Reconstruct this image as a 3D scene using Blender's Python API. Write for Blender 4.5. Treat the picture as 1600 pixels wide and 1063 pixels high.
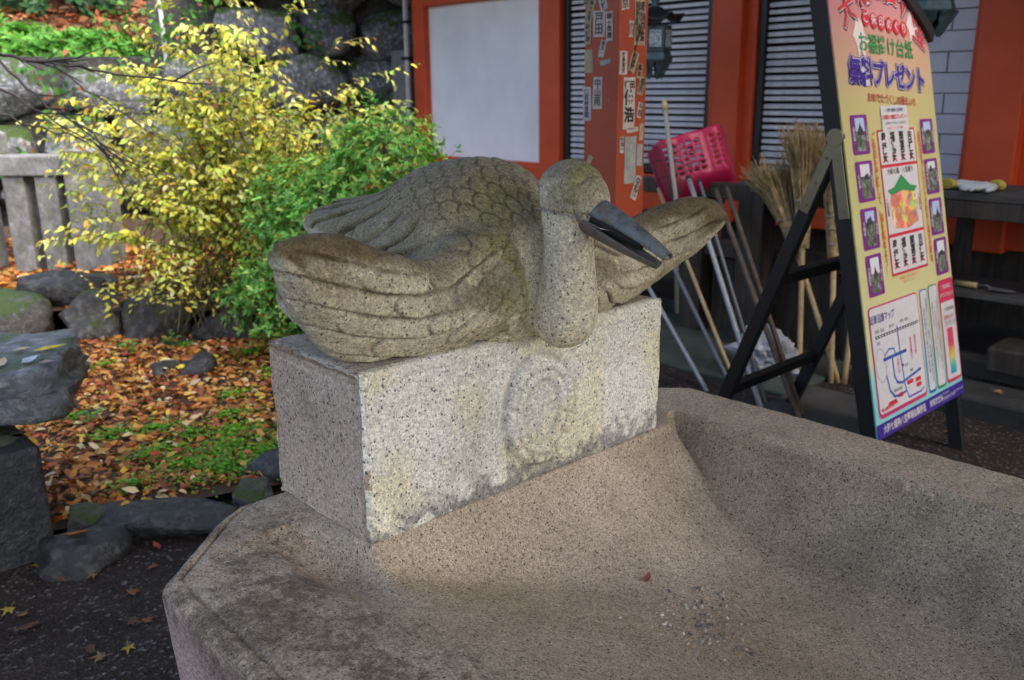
import bpy, bmesh, math, random
import numpy as np
from mathutils import Vector, Matrix, noise as mnoise

for _o in list(bpy.data.objects):
    bpy.data.objects.remove(_o)
SC = bpy.context.scene
COL = SC.collection
R = math.radians

# ------------------------------------------------------------------ camera
# world axes: X runs along the front face of the stone block, Y along its side
cam_d = bpy.data.cameras.new('camera')
cam = bpy.data.objects.new('camera', cam_d)
COL.objects.link(cam)
SC.camera = cam
cam_d.sensor_width = 36.0
cam_d.lens = 31.58
cam_d.clip_start = 0.05
cam_d.clip_end = 300.0
cam_d.dof.use_dof = True
cam_d.dof.focus_distance = 1.68
cam_d.dof.aperture_fstop = 6.0
_p, _h, _r = R(15.606), R(42.82), R(-0.6255)
_f = Vector((math.sin(_h)*math.cos(_p), math.cos(_h)*math.cos(_p), -math.sin(_p)))
_rt = Vector((math.cos(_h), -math.sin(_h), 0))
_up = _rt.cross(_f)
_rt2 = _rt*math.cos(_r) + _up*math.sin(_r)
_up2 = _up*math.cos(_r) - _rt*math.sin(_r)
cam.matrix_world = Matrix(((_rt2.x, _up2.x, -_f.x, -0.8045), (_rt2.y, _up2.y, -_f.y, -1.2495),
                           (_rt2.z, _up2.z, -_f.z, 1.55), (0, 0, 0, 1)))

# ------------------------------------------------------------------ sky, sun, exposure
SUN_AZ = R(168)      # heading of the sun, clockwise from +Y: behind the camera, on the open -Y side
SUN_EL = R(48)
world = bpy.data.worlds.new('World')
SC.world = world
world.use_nodes = True
wn = world.node_tree.nodes
wl = world.node_tree.links
bg = wn['Background']
sky = wn.new('ShaderNodeTexSky')
sky.sky_type = 'NISHITA'
sky.sun_disc = False
sky.sun_elevation = SUN_EL
sky.sun_rotation = SUN_AZ
sky.air_density = 1.0
sky.dust_density = 4.0
sky.ozone_density = 1.0
wl.new(sky.outputs[0], bg.inputs[0])
bg.inputs[1].default_value = 0.118
sun_d = bpy.data.lights.new('sun', 'SUN')
sun_d.energy = 1.5
sun_d.angle = R(80)
sun_d.color = (1.0, 0.94, 0.85)
sun = bpy.data.objects.new('sun', sun_d)
COL.objects.link(sun)
_sd = Vector((math.sin(SUN_AZ)*math.cos(SUN_EL), math.cos(SUN_AZ)*math.cos(SUN_EL), math.sin(SUN_EL)))
sun.rotation_euler = _sd.to_track_quat('Z', 'Y').to_euler()
SC.view_settings.view_transform = 'Standard'
SC.view_settings.look = 'None'
SC.view_settings.gamma = 1.0
SC.view_settings.use_curve_mapping = False
SC.view_settings.exposure = 1.97
SC.cycles.max_bounces = 6
SC.cycles.diffuse_bounces = 4
SC.cycles.caustics_reflective = False
SC.cycles.caustics_refractive = False

# ------------------------------------------------------------------ helpers
def tag(o, label=None, cat=None, group=None, kind=None):
    if label: o['label'] = label
    if cat: o['category'] = cat
    if group: o['group'] = group
    if kind: o['kind'] = kind
    return o

def empty(name, loc=(0, 0, 0), rz=0.0):
    o = bpy.data.objects.new(name, None)
    o.empty_display_size = 0.1
    COL.objects.link(o)
    o.location = loc
    o.rotation_euler = (0, 0, rz)
    return o

def mesh_obj(name, me, mat, parent=None, smooth=False):
    o = bpy.data.objects.new(name, me)
    COL.objects.link(o)
    if mat is not None and not me.materials:
        me.materials.append(mat)
    if smooth:
        me.polygons.foreach_set('use_smooth', [True]*len(me.polygons))
    o.parent = parent
    return o

def np_mesh(name, V, F):
    """V (n,3) array, F (m,k) array of equal-sized polygons"""
    me = bpy.data.meshes.new(name)
    V = np.asarray(V, np.float32); F = np.asarray(F, np.int32)
    k = F.shape[1]
    me.vertices.add(len(V)); me.vertices.foreach_set('co', V.ravel())
    me.loops.add(F.size); me.loops.foreach_set('vertex_index', F.ravel())
    me.polygons.add(len(F)); me.polygons.foreach_set('loop_start', np.arange(0, F.size, k, dtype=np.int32))
    me.update(calc_edges=True)
    me.validate()
    return me

def set_col(me, C, name='col'):
    a = me.attributes.new(name, 'FLOAT_COLOR', 'POINT')
    C = np.asarray(C, np.float32)
    if C.shape[1] == 3: C = np.hstack([C, np.ones((len(C), 1), np.float32)])
    a.data.foreach_set('color', C.ravel())

class MB:
    """collects simple solids into one mesh"""
    def __init__(s): s.v = []; s.f = []
    def add(s, vs, fs):
        b = len(s.v); s.v += [tuple(v) for v in vs]; s.f += [tuple(i+b for i in f) for f in fs]; return s
    def box(s, lo, hi, M=None):
        x0, y0, z0 = lo; x1, y1, z1 = hi
        vs = [(x0,y0,z0),(x1,y0,z0),(x1,y1,z0),(x0,y1,z0),(x0,y0,z1),(x1,y0,z1),(x1,y1,z1),(x0,y1,z1)]
        if M is not None: vs = [M @ Vector(v) for v in vs]
        return s.add(vs, [(0,3,2,1),(4,5,6,7),(0,1,5,4),(1,2,6,5),(2,3,7,6),(3,0,4,7)])
    def bar(s, p0, p1, w, h, side=None):
        """rectangular bar from p0 to p1; w along 'side' direction"""
        p0 = Vector(p0); p1 = Vector(p1); d = (p1-p0).normalized()
        a = Vector(side) if side else (Vector((0,0,1)).cross(d) if abs(d.z) < .95 else Vector((1,0,0)))
        a = (a - d*a.dot(d)).normalized(); b = d.cross(a)
        vs = [p + a*(i*w/2) + b*(j*h/2) for p in (p0, p1) for i, j in ((-1,-1),(1,-1),(1,1),(-1,1))]
        return s.add(vs, [(0,3,2,1),(4,5,6,7),(0,1,5,4),(1,2,6,5),(2,3,7,6),(3,0,4,7)])
    def tube(s, pts, rad, n=10, cap=True):
        pts = [Vector(p) for p in pts]; m = len(pts)
        if not hasattr(rad, '__len__'): rad = [rad]*m
        rings = []; a = None
        for i, p in enumerate(pts):
            d = (pts[min(i+1, m-1)] - pts[max(i-1, 0)]).normalized()
            if a is None:
                a = d.cross(Vector((0,0,1)) if abs(d.z) < .9 else Vector((1,0,0))).normalized()
            else:
                a = (a - d*a.dot(d)).normalized()
            b = d.cross(a)
            rings.append([p + (a*math.cos(2*math.pi*k/n) + b*math.sin(2*math.pi*k/n))*rad[i] for k in range(n)])
        vs = [v for r in rings for v in r]; fs = []
        for i in range(m-1):
            for k in range(n):
                k2 = (k+1) % n
                fs.append((i*n+k, i*n+k2, (i+1)*n+k2, (i+1)*n+k))
        if cap: fs += [tuple(reversed(range(n))), tuple((m-1)*n+k for k in range(n))]
        return s.add(vs, fs)
    def lathe(s, prof, n=16, M=None, a0=0.0):
        """prof: list of (radius, z)"""
        vs = []; fs = []; m = len(prof)
        for r, z in prof:
            for k in range(n):
                t = a0 + 2*math.pi*k/n; v = Vector((r*math.cos(t), r*math.sin(t), z))
                vs.append(M @ v if M is not None else v)
        for i in range(m-1):
            for k in range(n):
                k2 = (k+1) % n; fs.append((i*n+k, i*n+k2, (i+1)*n+k2, (i+1)*n+k))
        fs += [tuple(reversed(range(n))), tuple((m-1)*n+k for k in range(n))]
        return s.add(vs, fs)
    def prism(s, poly, depth, M):
        """poly: list of (x,y); extruded from z=0 to depth, then mapped by M"""
        n = len(poly)
        vs = [M @ Vector((x, y, 0)) for x, y in poly] + [M @ Vector((x, y, depth)) for x, y in poly]
        fs = [tuple(reversed(range(n))), tuple(range(n, 2*n))] + [(i, (i+1) % n, n+(i+1) % n, n+i) for i in range(n)]
        return s.add(vs, fs)
    def build(s, name, mat, parent=None, smooth=False, bevel=0.0, seg=2):
        me = bpy.data.meshes.new(name)
        me.from_pydata(s.v, [], s.f); me.update()
        o = mesh_obj(name, me, mat, parent, smooth)
        if bevel:
            b = o.modifiers.new('bevel', 'BEVEL'); b.width = bevel; b.segments = seg; b.limit_method = 'ANGLE'
            b.angle_limit = R(40)
        return o

def fbm(P, scale, octaves=4, seed=0.0, H=0.5):
    """fractal noise for an (n,3) array"""
    out = np.empty(len(P), np.float32)
    for i, p in enumerate(P):
        out[i] = mnoise.fractal(Vector((p[0]*scale+seed, p[1]*scale-seed*.7, p[2]*scale+seed*1.3)), 1.0-H, 2.0, octaves)
    return out

_rs = np.random.RandomState(5)
_LAT = _rs.rand(64, 64, 64).astype(np.float32)*2-1
def vnoise(P, scale, seed=0.0):
    """fast value noise (numpy) for an (n,3) array"""
    Q = np.asarray(P, np.float32)*scale + np.float32(seed)*np.array([13.7, 7.3, 3.1], np.float32)
    I = np.floor(Q).astype(int); T = Q-I; T = T*T*(3-2*T)
    I0 = I % 64; I1 = (I+1) % 64
    x0, y0, z0 = I0.T; x1, y1, z1 = I1.T; tx, ty, tz = T.T
    c = _LAT
    a = (c[x0,y0,z0]*(1-tx)+c[x1,y0,z0]*tx)*(1-ty) + (c[x0,y1,z0]*(1-tx)+c[x1,y1,z0]*tx)*ty
    b = (c[x0,y0,z1]*(1-tx)+c[x1,y0,z1]*tx)*(1-ty) + (c[x0,y1,z1]*(1-tx)+c[x1,y1,z1]*tx)*ty
    return a*(1-tz)+b*tz
def vfbm(P, scale, octaves=4, seed=0.0):
    o = 0; a = 1.0
    for i in range(octaves):
        o = o + a*vnoise(P, scale*2**i, seed+i*1.7); a *= .5
    return o

# ------------------------------------------------------------------ materials
class NT:
    def __init__(s, name):
        s.m = bpy.data.materials.new(name); s.m.use_nodes = True
        s.n = s.m.node_tree.nodes; s.l = s.m.node_tree.links
        s.p = s.n['Principled BSDF']; s.out = s.n['Material Output']
        s._tc = None
    def tc(s, kind='Object'):
        if s._tc is None: s._tc = s.n.new('ShaderNodeTexCoord')
        return s._tc.outputs[kind]
    def noise(s, scale, detail=4, rough=.55, vec=None, dist=0.0):
        t = s.n.new('ShaderNodeTexNoise'); t.inputs['Scale'].default_value = scale
        t.inputs['Detail'].default_value = detail; t.inputs['Roughness'].default_value = rough
        t.inputs['Distortion'].default_value = dist
        s.l.new(vec if vec is not None else s.tc(), t.inputs['Vector']); return t.outputs['Fac']
    def voro(s, scale, vec=None, feature='F1', out='Distance', rnd=1.0):
        t = s.n.new('ShaderNodeTexVoronoi'); t.feature = feature
        t.inputs['Scale'].default_value = scale; t.inputs['Randomness'].default_value = rnd
        s.l.new(vec if vec is not None else s.tc(), t.inputs['Vector']); return t.outputs[out]
    def mapping(s, scale=(1,1,1), rot=(0,0,0), vec=None):
        t = s.n.new('ShaderNodeMapping'); t.inputs['Scale'].default_value = scale; t.inputs['Rotation'].default_value = rot
        s.l.new(vec if vec is not None else s.tc(), t.inputs['Vector']); return t.outputs[0]
    def ramp(s, fac, stops):
        t = s.n.new('ShaderNodeValToRGB'); e = t.color_ramp.elements
        while len(e) < len(stops): e.new(.5)
        for el, (p, c) in zip(e, stops):
            el.position = p; el.color = (c, c, c, 1) if not hasattr(c, '__len__') else (*c[:3], 1)
        s.l.new(fac, t.inputs[0]); return t.outputs[0]
    def mix(s, fac, a, b, mode='MIX'):
        t = s.n.new('ShaderNodeMix'); t.data_type = 'RGBA'; t.blend_type = mode
        for i, x in ((0, fac), (6, a), (7, b)):
            if hasattr(x, 'links') or isinstance(x, bpy.types.NodeSocket): s.l.new(x, t.inputs[i])
            elif i == 0: t.inputs[0].default_value = x
            else: t.inputs[i].default_value = (*x[:3], 1)
        return t.outputs[2]
    def math(s, op, a, b=None):
        t = s.n.new('ShaderNodeMath'); t.operation = op
        for i, x in ((0, a), (1, b)):
            if x is None: continue
            if isinstance(x, bpy.types.NodeSocket): s.l.new(x, t.inputs[i])
            else: t.inputs[i].default_value = x
        return t.outputs[0]
    def attr(s, name='col', out='Color'):
        t = s.n.new('ShaderNodeAttribute'); t.attribute_name = name; return t.outputs[out]
    def info(s, out='Random'):
        return s.n.new('ShaderNodeObjectInfo').outputs[out]
    def sep(s, vec, axis):
        t = s.n.new('ShaderNodeSeparateXYZ'); s.l.new(vec, t.inputs[0]); return t.outputs[axis]
    def normal_z(s):
        t = s.n.new('ShaderNodeNewGeometry'); return s.sep(t.outputs['Normal'], 'Z')
    def pos(s):
        return s.n.new('ShaderNodeNewGeometry').outputs['Position']
    def bump(s, h, strength=.3, dist=.01):
        t = s.n.new('ShaderNodeBump'); t.inputs['Strength'].default_value = strength; t.inputs['Distance'].default_value = dist
        s.l.new(h, t.inputs['Height'])
        s.l.new(t.outputs[0], s.p.inputs['Normal']); return t.outputs[0]
    def color(s, c):
        if isinstance(c, bpy.types.NodeSocket): s.l.new(c, s.p.inputs['Base Color'])
        else: s.p.inputs['Base Color'].default_value = (*c[:3], 1)
    def rough(s, r):
        if isinstance(r, bpy.types.NodeSocket): s.l.new(r, s.p.inputs['Roughness'])
        else: s.p.inputs['Roughness'].default_value = r

MATS = {}
def plain(name, col, rough=.6, metal=0.0, var=.12, scale=12.0, bump=0.1, spec=None):
    """painted/plain surface with some mottling, wear and relief"""
    if name in MATS: return MATS[name]
    t = NT(name)
    n = t.noise(scale, 5, .6)
    f = t.ramp(n, [(.25, 1-var*1.6), (.75, 1+var)])
    c = t.mix(1.0, col, f, 'MULTIPLY')
    t.color(c); t.p.inputs['Metallic'].default_value = metal
    t.rough(t.math('ADD', t.math('MULTIPLY', t.noise(scale*3, 3), .25), rough-.12))
    if spec is not None: t.p.inputs['Specular IOR Level'].default_value = spec
    if bump: t.bump(t.noise(scale*8, 4), bump, .004)
    MATS[name] = t.m
    return t.m

def granite(name, light, dark, speck, grain=1.0, stain=None, use_attr=False, bump=.5, speck_amt=1.0, mottled=None, fine_lo=.45, speck_alpha=False):
    """light/dark: low-frequency tones; speck: colour of the black mica specks"""
    t = NT(name)
    big = t.noise(5.0, 4, .65)
    c = t.mix(t.ramp(big, [(.35, 0.0), (.65, 1.0)]), light, dark)
    if mottled is not None:
        m2 = t.noise(14.0, 5, .7)
        c = t.mix(t.ramp(m2, [(.48, 0.0), (.68, .8)]), c, mottled)
    if use_attr:
        at = t.n.new('ShaderNodeAttribute'); at.attribute_name = 'col'
        c = t.mix(1.0, c, at.outputs['Color'], 'MULTIPLY')
        if stain is not None:      # blotchy lichen and grime where the mesh's alpha says stone is stained
            gr = t.math('ADD', t.math('MULTIPLY', t.noise(48, 5, .75), 1.0), t.math('MULTIPLY', t.math('SUBTRACT', 1.0, at.outputs['Alpha']), .42))
            c = t.mix(t.ramp(gr, [(.62, 0.0), (.86, .8)]), c, stain)
    fine = t.noise(260*grain, 2, .7)
    c = t.mix(1.0, c, t.ramp(fine, [(.3, fine_lo), (.5, 1.0), (.72, 1.4)]), 'MULTIPLY')
    cells = t.voro(150*grain, out='Color')
    cs = t.n.new('ShaderNodeSeparateColor'); t.l.new(cells, cs.inputs[0])
    c = t.mix(1.0, c, t.ramp(cs.outputs[1], [(0.0, .78), (1.0, 1.18)]), 'MULTIPLY')
    wob = t.n.new('ShaderNodeVectorMath'); wob.operation = 'ADD'
    nz = t.n.new('ShaderNodeTexNoise'); nz.inputs['Scale'].default_value = 120*grain
    t.l.new(t.tc(), nz.inputs['Vector'])
    sc = t.n.new('ShaderNodeVectorMath'); sc.operation = 'SCALE'; sc.inputs['Scale'].default_value = .012/grain
    t.l.new(nz.outputs['Color'], sc.inputs[0])
    t.l.new(t.tc(), wob.inputs[0]); t.l.new(sc.outputs[0], wob.inputs[1])
    v = t.n.new('ShaderNodeTexVoronoi'); v.inputs['Scale'].default_value = 150*grain
    t.l.new(wob.outputs[0], v.inputs['Vector'])
    vs = t.n.new('ShaderNodeSeparateColor'); t.l.new(v.outputs['Color'], vs.inputs[0])
    size = t.math('MULTIPLY', t.ramp(vs.outputs[0], [(.50, 0.0), (1.0, .50*speck_amt)]), 1.0)
    m = t.math('SUBTRACT', size, v.outputs['Distance'])
    sf = t.ramp(m, [(0.0, 0.0), (.09, .88)])
    if speck_alpha: sf = t.math('MULTIPLY', sf, at.outputs['Alpha'])
    c = t.mix(sf, c, speck)
    t.color(c)
    t.rough(.82); t.p.inputs['Specular IOR Level'].default_value = .3
    h = t.noise(110*grain, 4, .8)
    t.bump(h, bump, .006)
    MATS[name] = t.m
    return t.m

M_BIRD = granite('bird_granite', (.50, .45, .345), (.41, .36, .26), (.045, .05, .055), 1.0, use_attr=True, bump=.45, fine_lo=.55, speck_alpha=True)
M_BLOCK = granite('block_granite', (.86, .84, .77), (.77, .735, .64), (.06, .065, .075), 1.05, stain=(.19, .175, .165), use_attr=True, bump=.5, fine_lo=.6)
M_BASIN = granite('basin_granite', (.51, .412, .30), (.40, .318, .225), (.055, .05, .045), 1.25, stain=(.125, .092, .062), use_attr=True, bump=.65, speck_amt=1.0, fine_lo=.34)

# ------------------------------------------------------------------ ground
def ground_mat():
    t = NT('dark_gravelly_asphalt')
    n = t.noise(2.2, 4, .6)
    c = t.mix(t.ramp(n, [(.35, 0), (.7, 1)]), (.020, .0135, .0105), (.040, .029, .022))
    v = t.voro(95, out='Color'); vs = t.n.new('ShaderNodeSeparateColor'); t.l.new(v, vs.inputs[0])
    c = t.mix(t.ramp(vs.outputs[0], [(.86, 0), (.97, .75)]), c, (.14, .125, .12))
    c = t.mix(1.0, c, t.ramp(vs.outputs[1], [(0, .6), (1, 1.3)]), 'MULTIPLY')
    t.color(c); t.rough(t.ramp(t.noise(3.5, 4), [(.35, .62), (.65, .95)])); t.p.inputs['Specular IOR Level'].default_value = .25
    t.bump(t.voro(95), .7, .012)
    return t.m
M_GROUND = ground_mat()
bm = bmesh.new()
bmesh.ops.create_grid(bm, x_segments=40, y_segments=40, size=60)
me = bpy.data.meshes.new('ground'); bm.to_mesh(me); bm.free()
ground = mesh_obj('ground', me, M_GROUND)
ground.location = (0, 0, 0)
tag(ground, 'dark damp gravelly asphalt around the stone basin', None, kind='structure')
# ------------------------------------------------------------------ stone basin
def smoothstep(a, b, x):
    t = np.clip((x-a)/(b-a), 0, 1); return t*t*(3-2*t)
def smax(a, b, k):
    h = np.clip(.5+.5*(a-b)/k, 0, 1); return b*(1-h)+a*h + k*h*(1-h)
def smin(a, b, k):
    h = np.clip(.5+.5*(b-a)/k, 0, 1); return b*(1-h)+a*h - k*h*(1-h)

RIM = 0.76
def bowl_height(u, v):
    """height of the basin's top surface"""
    floor = .548 + 0*u
    # the end wall under the block slopes down towards -v; beside the block the hollow reaches further back
    side_l = smoothstep(.006, -.05, u)
    side_r = smoothstep(.875, .93, u)
    vb = .0 + side_l*.185 + side_r*.05
    t = np.maximum(vb - v, 0)
    slope = np.where(side_l > 0, 1.0-.45*side_l, 1.0)
    back = RIM - .222*(1-np.exp(-(t*slope*1.08)/.17))
    # right wall: steep
    tr = np.maximum(.958-u, 0)
    right = RIM - .222*(1-np.exp(-tr/.085))
    # left wall: broad and soft
    tl = np.maximum(u+.275, 0)
    left = RIM - .25*(1-np.exp(-(tl/.66)**1.7))
    tf = np.maximum(v+1.42, 0)
    front = RIM - .222*(1-np.exp(-tf/.16))
    z = smax(floor, back, .02)
    z = smax(z, right, .014)
    z = smax(z, left, .03)
    z = smax(z, front, .04)
    z = z - .036*np.exp(-((u+.060)/.048)**2-((v-.03)/.12)**2)*smoothstep(.004, -.02, u)
    z = np.minimum(z, RIM)
    return z

def build_basin():
    uc = .405
    vs = np.concatenate([np.linspace(.318, .12, 38), np.linspace(.115, -.75, 170), np.linspace(-.765, -1.62, 60)])
    a_fine = np.concatenate([np.linspace(0, .05, 19), np.linspace(.054, .42, 90), np.linspace(.425, .95, 115), np.linspace(.953, 1, 16)])
    hw = np.interp(vs, [-1.62, -1.5, -1.38, -.2, .13, .275, .318], [.60, .70, .742, .742, .735, .575, .50])
    A, Vv = np.meshgrid(a_fine, vs)
    HW = np.repeat(hw[:, None], len(a_fine), 1)
    U = uc - HW + A*2*HW
    wob = vfbm(np.stack([U.ravel()*0, Vv.ravel(), A.ravel()*0], 1), 5, 3).reshape(U.shape)
    U = U + wob*.004
    Z = bowl_height(U, Vv)
    P = np.stack([U.ravel(), Vv.ravel(), Z.ravel()], 1)
    n1 = vfbm(P, 7, 4).reshape(U.shape); n2 = vfbm(P, 60, 3, 3).reshape(U.shape)
    rimmask = smoothstep(.0, .03, RIM-Z)
    Z = Z + n1*.0016*(.5+.5*rimmask) + n2*.0010
    # incised line running round the rim
    dl = A*2*HW; dr = (1-A)*2*HW; db = .318-Vv; df = Vv+1.62
    left_line = np.exp(-((dl-.034)/.0042)**2)
    Z = Z - .0065*left_line
    # worn outer edge
    de = np.minimum(np.minimum(dl, dr), np.minimum(db+.004, df))
    Z = Z - .010*np.exp(-np.maximum(de, 0)/.006)
    P = np.stack([U.ravel(), Vv.ravel(), Z.ravel()], 1)
    nr, nc = U.shape
    idx = np.arange(nr*nc).reshape(nr, nc)
    F = np.stack([idx[:-1, :-1], idx[1:, :-1], idx[1:, 1:], idx[:-1, 1:]], -1).reshape(-1, 4)
    loop = np.concatenate([idx[0, :-1], idx[:-1, -1], idx[-1, :0:-1], idx[:0:-1, 0]])
    cen = np.array([uc, -.65])
    rings = [loop]; Vall = [P]; n = len(P)
    for dz, grow in [(-.022, .004)]+[(-.022-.743*k/40, .004-.06*k/40) for k in range(1, 41)]:
        base = P[loop].copy(); d = base[:, :2]-cen; d /= np.linalg.norm(d, axis=1)[:, None]
        base[:, :2] += d*grow; base[:, 2] = RIM+dz
        rough = vfbm(base, 30, 3, 7)
        base[:, :2] += d*(rough*.0008)[:, None]
        Vall.append(base); rings.append(np.arange(n, n+len(base))); n += len(base)
    Fs = [F]
    for r0, r1 in zip(rings[:-1], rings[1:]):
        Fs.append(np.stack([r0, np.roll(r0, -1), np.roll(r1, -1), r1], -1))
    Vt = np.concatenate(Vall); Ft = np.concatenate(Fs)
    me = np_mesh('water_basin', Vt, Ft)
    bmx = bmesh.new(); bmx.from_mesh(me); bmesh.ops.recalc_face_normals(bmx, faces=bmx.faces); bmx.to_mesh(me); bmx.free()
    # weathering and painted light: dark lichen stains on the rim, pale streak under the crane, purple-grey sides
    u, v, z = Vt.T
    st = vfbm(Vt, 14, 5, 11); st2 = vfbm(Vt, 75, 4, 12); st3 = vfbm(Vt, 3.2, 3, 21)
    C = np.ones((len(Vt), 3), np.float32)
    top = z > RIM-.05
    rimL = smoothstep(.10, -.22, u)*smoothstep(RIM-.14, RIM-.03, z)
    pale = np.exp(-((u-.5)/.36)**2)*smoothstep(-.62, -.02, v)*smoothstep(.12, .0, v)
    pale = np.maximum(pale*.9, .75*np.exp(-((u+.075)/.05)**2-((v-.11)/.06)**2))  # highlight of the hollow beside the block, painted pale
    C *= (1+.30*pale*(1+.4*st3))[:, None]
    C[:, 2] *= 1+.10*pale
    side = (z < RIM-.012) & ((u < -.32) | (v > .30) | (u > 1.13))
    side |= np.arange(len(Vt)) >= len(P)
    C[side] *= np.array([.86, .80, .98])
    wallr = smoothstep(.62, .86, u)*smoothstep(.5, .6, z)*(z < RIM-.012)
    C *= (1-.26*wallr*(.8+.5*st))[:, None]  # shade of the right inner wall, painted into the colour
    mask = np.clip(rimL*(.62+.4*st), 0, 1)
    rimR = (u > .95) & (z > RIM-.03)
    C[rimR] *= (1.08+.1*st[rimR])[:, None]  # right rim top painted lighter, as the lit upward face
    C *= (1+.10*st3)[:, None]
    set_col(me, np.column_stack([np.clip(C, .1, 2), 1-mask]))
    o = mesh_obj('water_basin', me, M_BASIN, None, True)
    tag(o, 'large rectangular granite water basin with cut corner and dry hollow under the crane', 'basin')
    return o
basin = build_basin()

# ------------------------------------------------------------------ stone block with a carved wreath
BU, BV, BZ0, BZ1 = .829, .327, .757, 1.08
def build_block():
    def face(o, e1, e2, n, L1, L2, n1, n2, fn):
        a = np.linspace(0, 1, n1); b = np.linspace(0, 1, n2)
        A, B = np.meshgrid(a, b)
        P = np.array(o)+A[..., None]*np.array(e1)*L1+B[..., None]*np.array(e2)*L2
        d = fn((A*L1).ravel(), (B*L2).ravel(), P.reshape(-1, 3)).reshape(A.shape)
        # round the arrises
        ea = np.minimum(A*L1, (1-A)*L1); eb = np.minimum(B*L2, (1-B)*L2); e = np.minimum(ea, eb)
        chip = vfbm(P.reshape(-1, 3), 28, 3, 4).reshape(A.shape)
        rr = .007+.006*np.clip(chip, -.3, 1)
        d = d - np.where(e < rr, rr*(1-np.sqrt(np.clip(1-(1-e/rr)**2, 0, 1)))*.9, 0)
        P = P + d[..., None]*np.array(n)
        idx = np.arange(n1*n2).reshape(n2, n1)
        F = np.stack([idx[:-1, :-1], idx[:-1, 1:], idx[1:, 1:], idx[1:, :-1]], -1).reshape(-1, 4)
        return P.reshape(-1, 3), F
    def front(x, y, P):
        r = vfbm(P, 40, 4, 2)*.0016 + vfbm(P, 6, 3, 5)*.003
        # chiselled wreath: a ring of leaf lumps tied below, with a hollow centre
        cx, cy = .433, .150
        dx = (x-cx)/.076; dy = (y-cy)/.092
        q = np.sqrt(dx*dx+dy*dy); th = np.arctan2(dx, -dy)
        k = np.abs(th)*9.5
        band = lambda q0, w_: smoothstep(w_+.05, w_-.05, np.abs(q-q0))
        cut = lambda ph, n_: smoothstep(.10, .34, np.abs(np.sin(np.abs(th)*n_+ph)))
        ring = np.maximum(band(1.12, .13)*(.35+.65*cut(0, 7.0)), band(.86, .12)*(.30+.55*cut(1.2, 6.0)))*(1+.25*vfbm(P, 55, 2, 77))
        open_top = 1-np.exp(-((np.abs(th)-math.pi)/.20)**2)
        inner = np.exp(-(q/.72)**6)
        d = r + .0110*ring*(.35+.65*open_top) - .004*inner
        d += .005*np.exp(-(q/.55)**4)*vfbm(P, 38, 2, 55)
        d -= .006*np.exp(-((q-1.36)/.10)**2)
        knot = np.exp(-((x-cx)/.022)**2-((y-.060)/.016)**2)
        d += .010*knot
        # little vertical chisel marks left of the wreath
        for ox in (-.115, -.088, -.062):
            d -= .004*np.exp(-((x-cx-ox)/.006)**2-((y-.265)/.03)**2)
        d -= .0022*np.exp(-((y-.294-.004*np.sin(x*11))/.0035)**2)*(x < .36)
        return d
    def side(x, y, P):
        d = vfbm(P, 40, 4, 8)*.0016 + vfbm(P, 6, 3, 9)*.003
        e = np.minimum(np.minimum(x, BV-x), np.minimum(y+.1, BZ1-BZ0-y))
        return d - .0022*np.exp(-((e-.026)/.004)**2)
    def flat(x, y, P):
        return vfbm(P, 40, 3, 14)*.0015
    H = BZ1-BZ0
    parts = [face((0, 0, BZ0), (1,0,0), (0,0,1), (0,-1,0), BU, H, 300, 118, front),
             face((0, BV, BZ0), (0,-1,0), (0,0,1), (-1,0,0), BV, H, 110, 110, side),
             face((BU, 0, BZ0), (0,1,0), (0,0,1), (1,0,0), BV, H, 60, 60, flat),
             face((BU, BV, BZ0), (-1,0,0), (0,0,1), (0,1,0), BU, H, 80, 40, flat),
             face((0, 0, BZ1), (1,0,0), (0,1,0), (0,0,1), BU, BV, 160, 70, flat),
             face((0, BV, BZ0), (1,0,0), (0,-1,0), (0,0,-1), BU, BV, 20, 10, lambda x, y, P: P[:, 0]*0)]
    V = []; F = []; n = 0
    for P, f in parts: V.append(P); F.append(f+n); n += len(P)
    V = np.concatenate(V); F = np.concatenate(F)
    me = np_mesh('stone_block', V, F)
    u, v, z = V.T
    C = np.ones((len(V), 3), np.float32)
    s1 = vfbm(V, 6, 4, 31); s2 = vfbm(V, 22, 4, 32); s3 = vfbm(V*np.array([1, 1, .25]), 16, 3, 33)
    fr = v < .02
    yel = smoothstep(.0, .8, s1+.35*s3)*fr
    C = C*(1-yel[:, None]*.5*np.array([.02, .10, .42]))
    qq = np.hypot((u-.433)/.076, (z-BZ0-.150)/.092)
    th_ = np.arctan2((u-.433)/.076, -(z-BZ0-.150)/.092)
    C *= (1-.34*np.exp(-((qq-1.33)/.07)**2)*fr*(1+.5*s2))[:, None]; C *= (1-.26*np.exp(-((qq-.99)/.04)**2)*fr)[:, None]; C *= (1-.24*np.exp(-((qq-.70)/.05)**2)*fr)[:, None]  # relief shade painted as dark rings round the wreath
    C *= (1-.30*(1-smoothstep(.05, .30, np.abs(np.sin(np.abs(th_)*7.0))))*np.exp(-((qq-1.12)/.12)**4)*fr)[:, None]; C *= (1-.14*np.exp(-(qq/.7)**4)*fr)[:, None]  # shade painted into the leaf cuts and the hollow centre
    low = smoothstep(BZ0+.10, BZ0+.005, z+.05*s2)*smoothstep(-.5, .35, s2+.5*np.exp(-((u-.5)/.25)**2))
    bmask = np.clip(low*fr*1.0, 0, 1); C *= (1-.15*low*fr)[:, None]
    wet = np.exp(-((u-.27-.4*(z-.9))/.16)**2)*np.exp(-((z-.85)/.10)**2)*fr
    C *= (1-.26*np.clip(wet*(1+.6*s2), 0, 1))[:, None]
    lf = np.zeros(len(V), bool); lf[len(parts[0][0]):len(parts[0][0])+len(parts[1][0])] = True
    C[lf] *= np.array([.60, .49, .42])  # left face: pinkish stain plus its shade, both put into the colour
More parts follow.
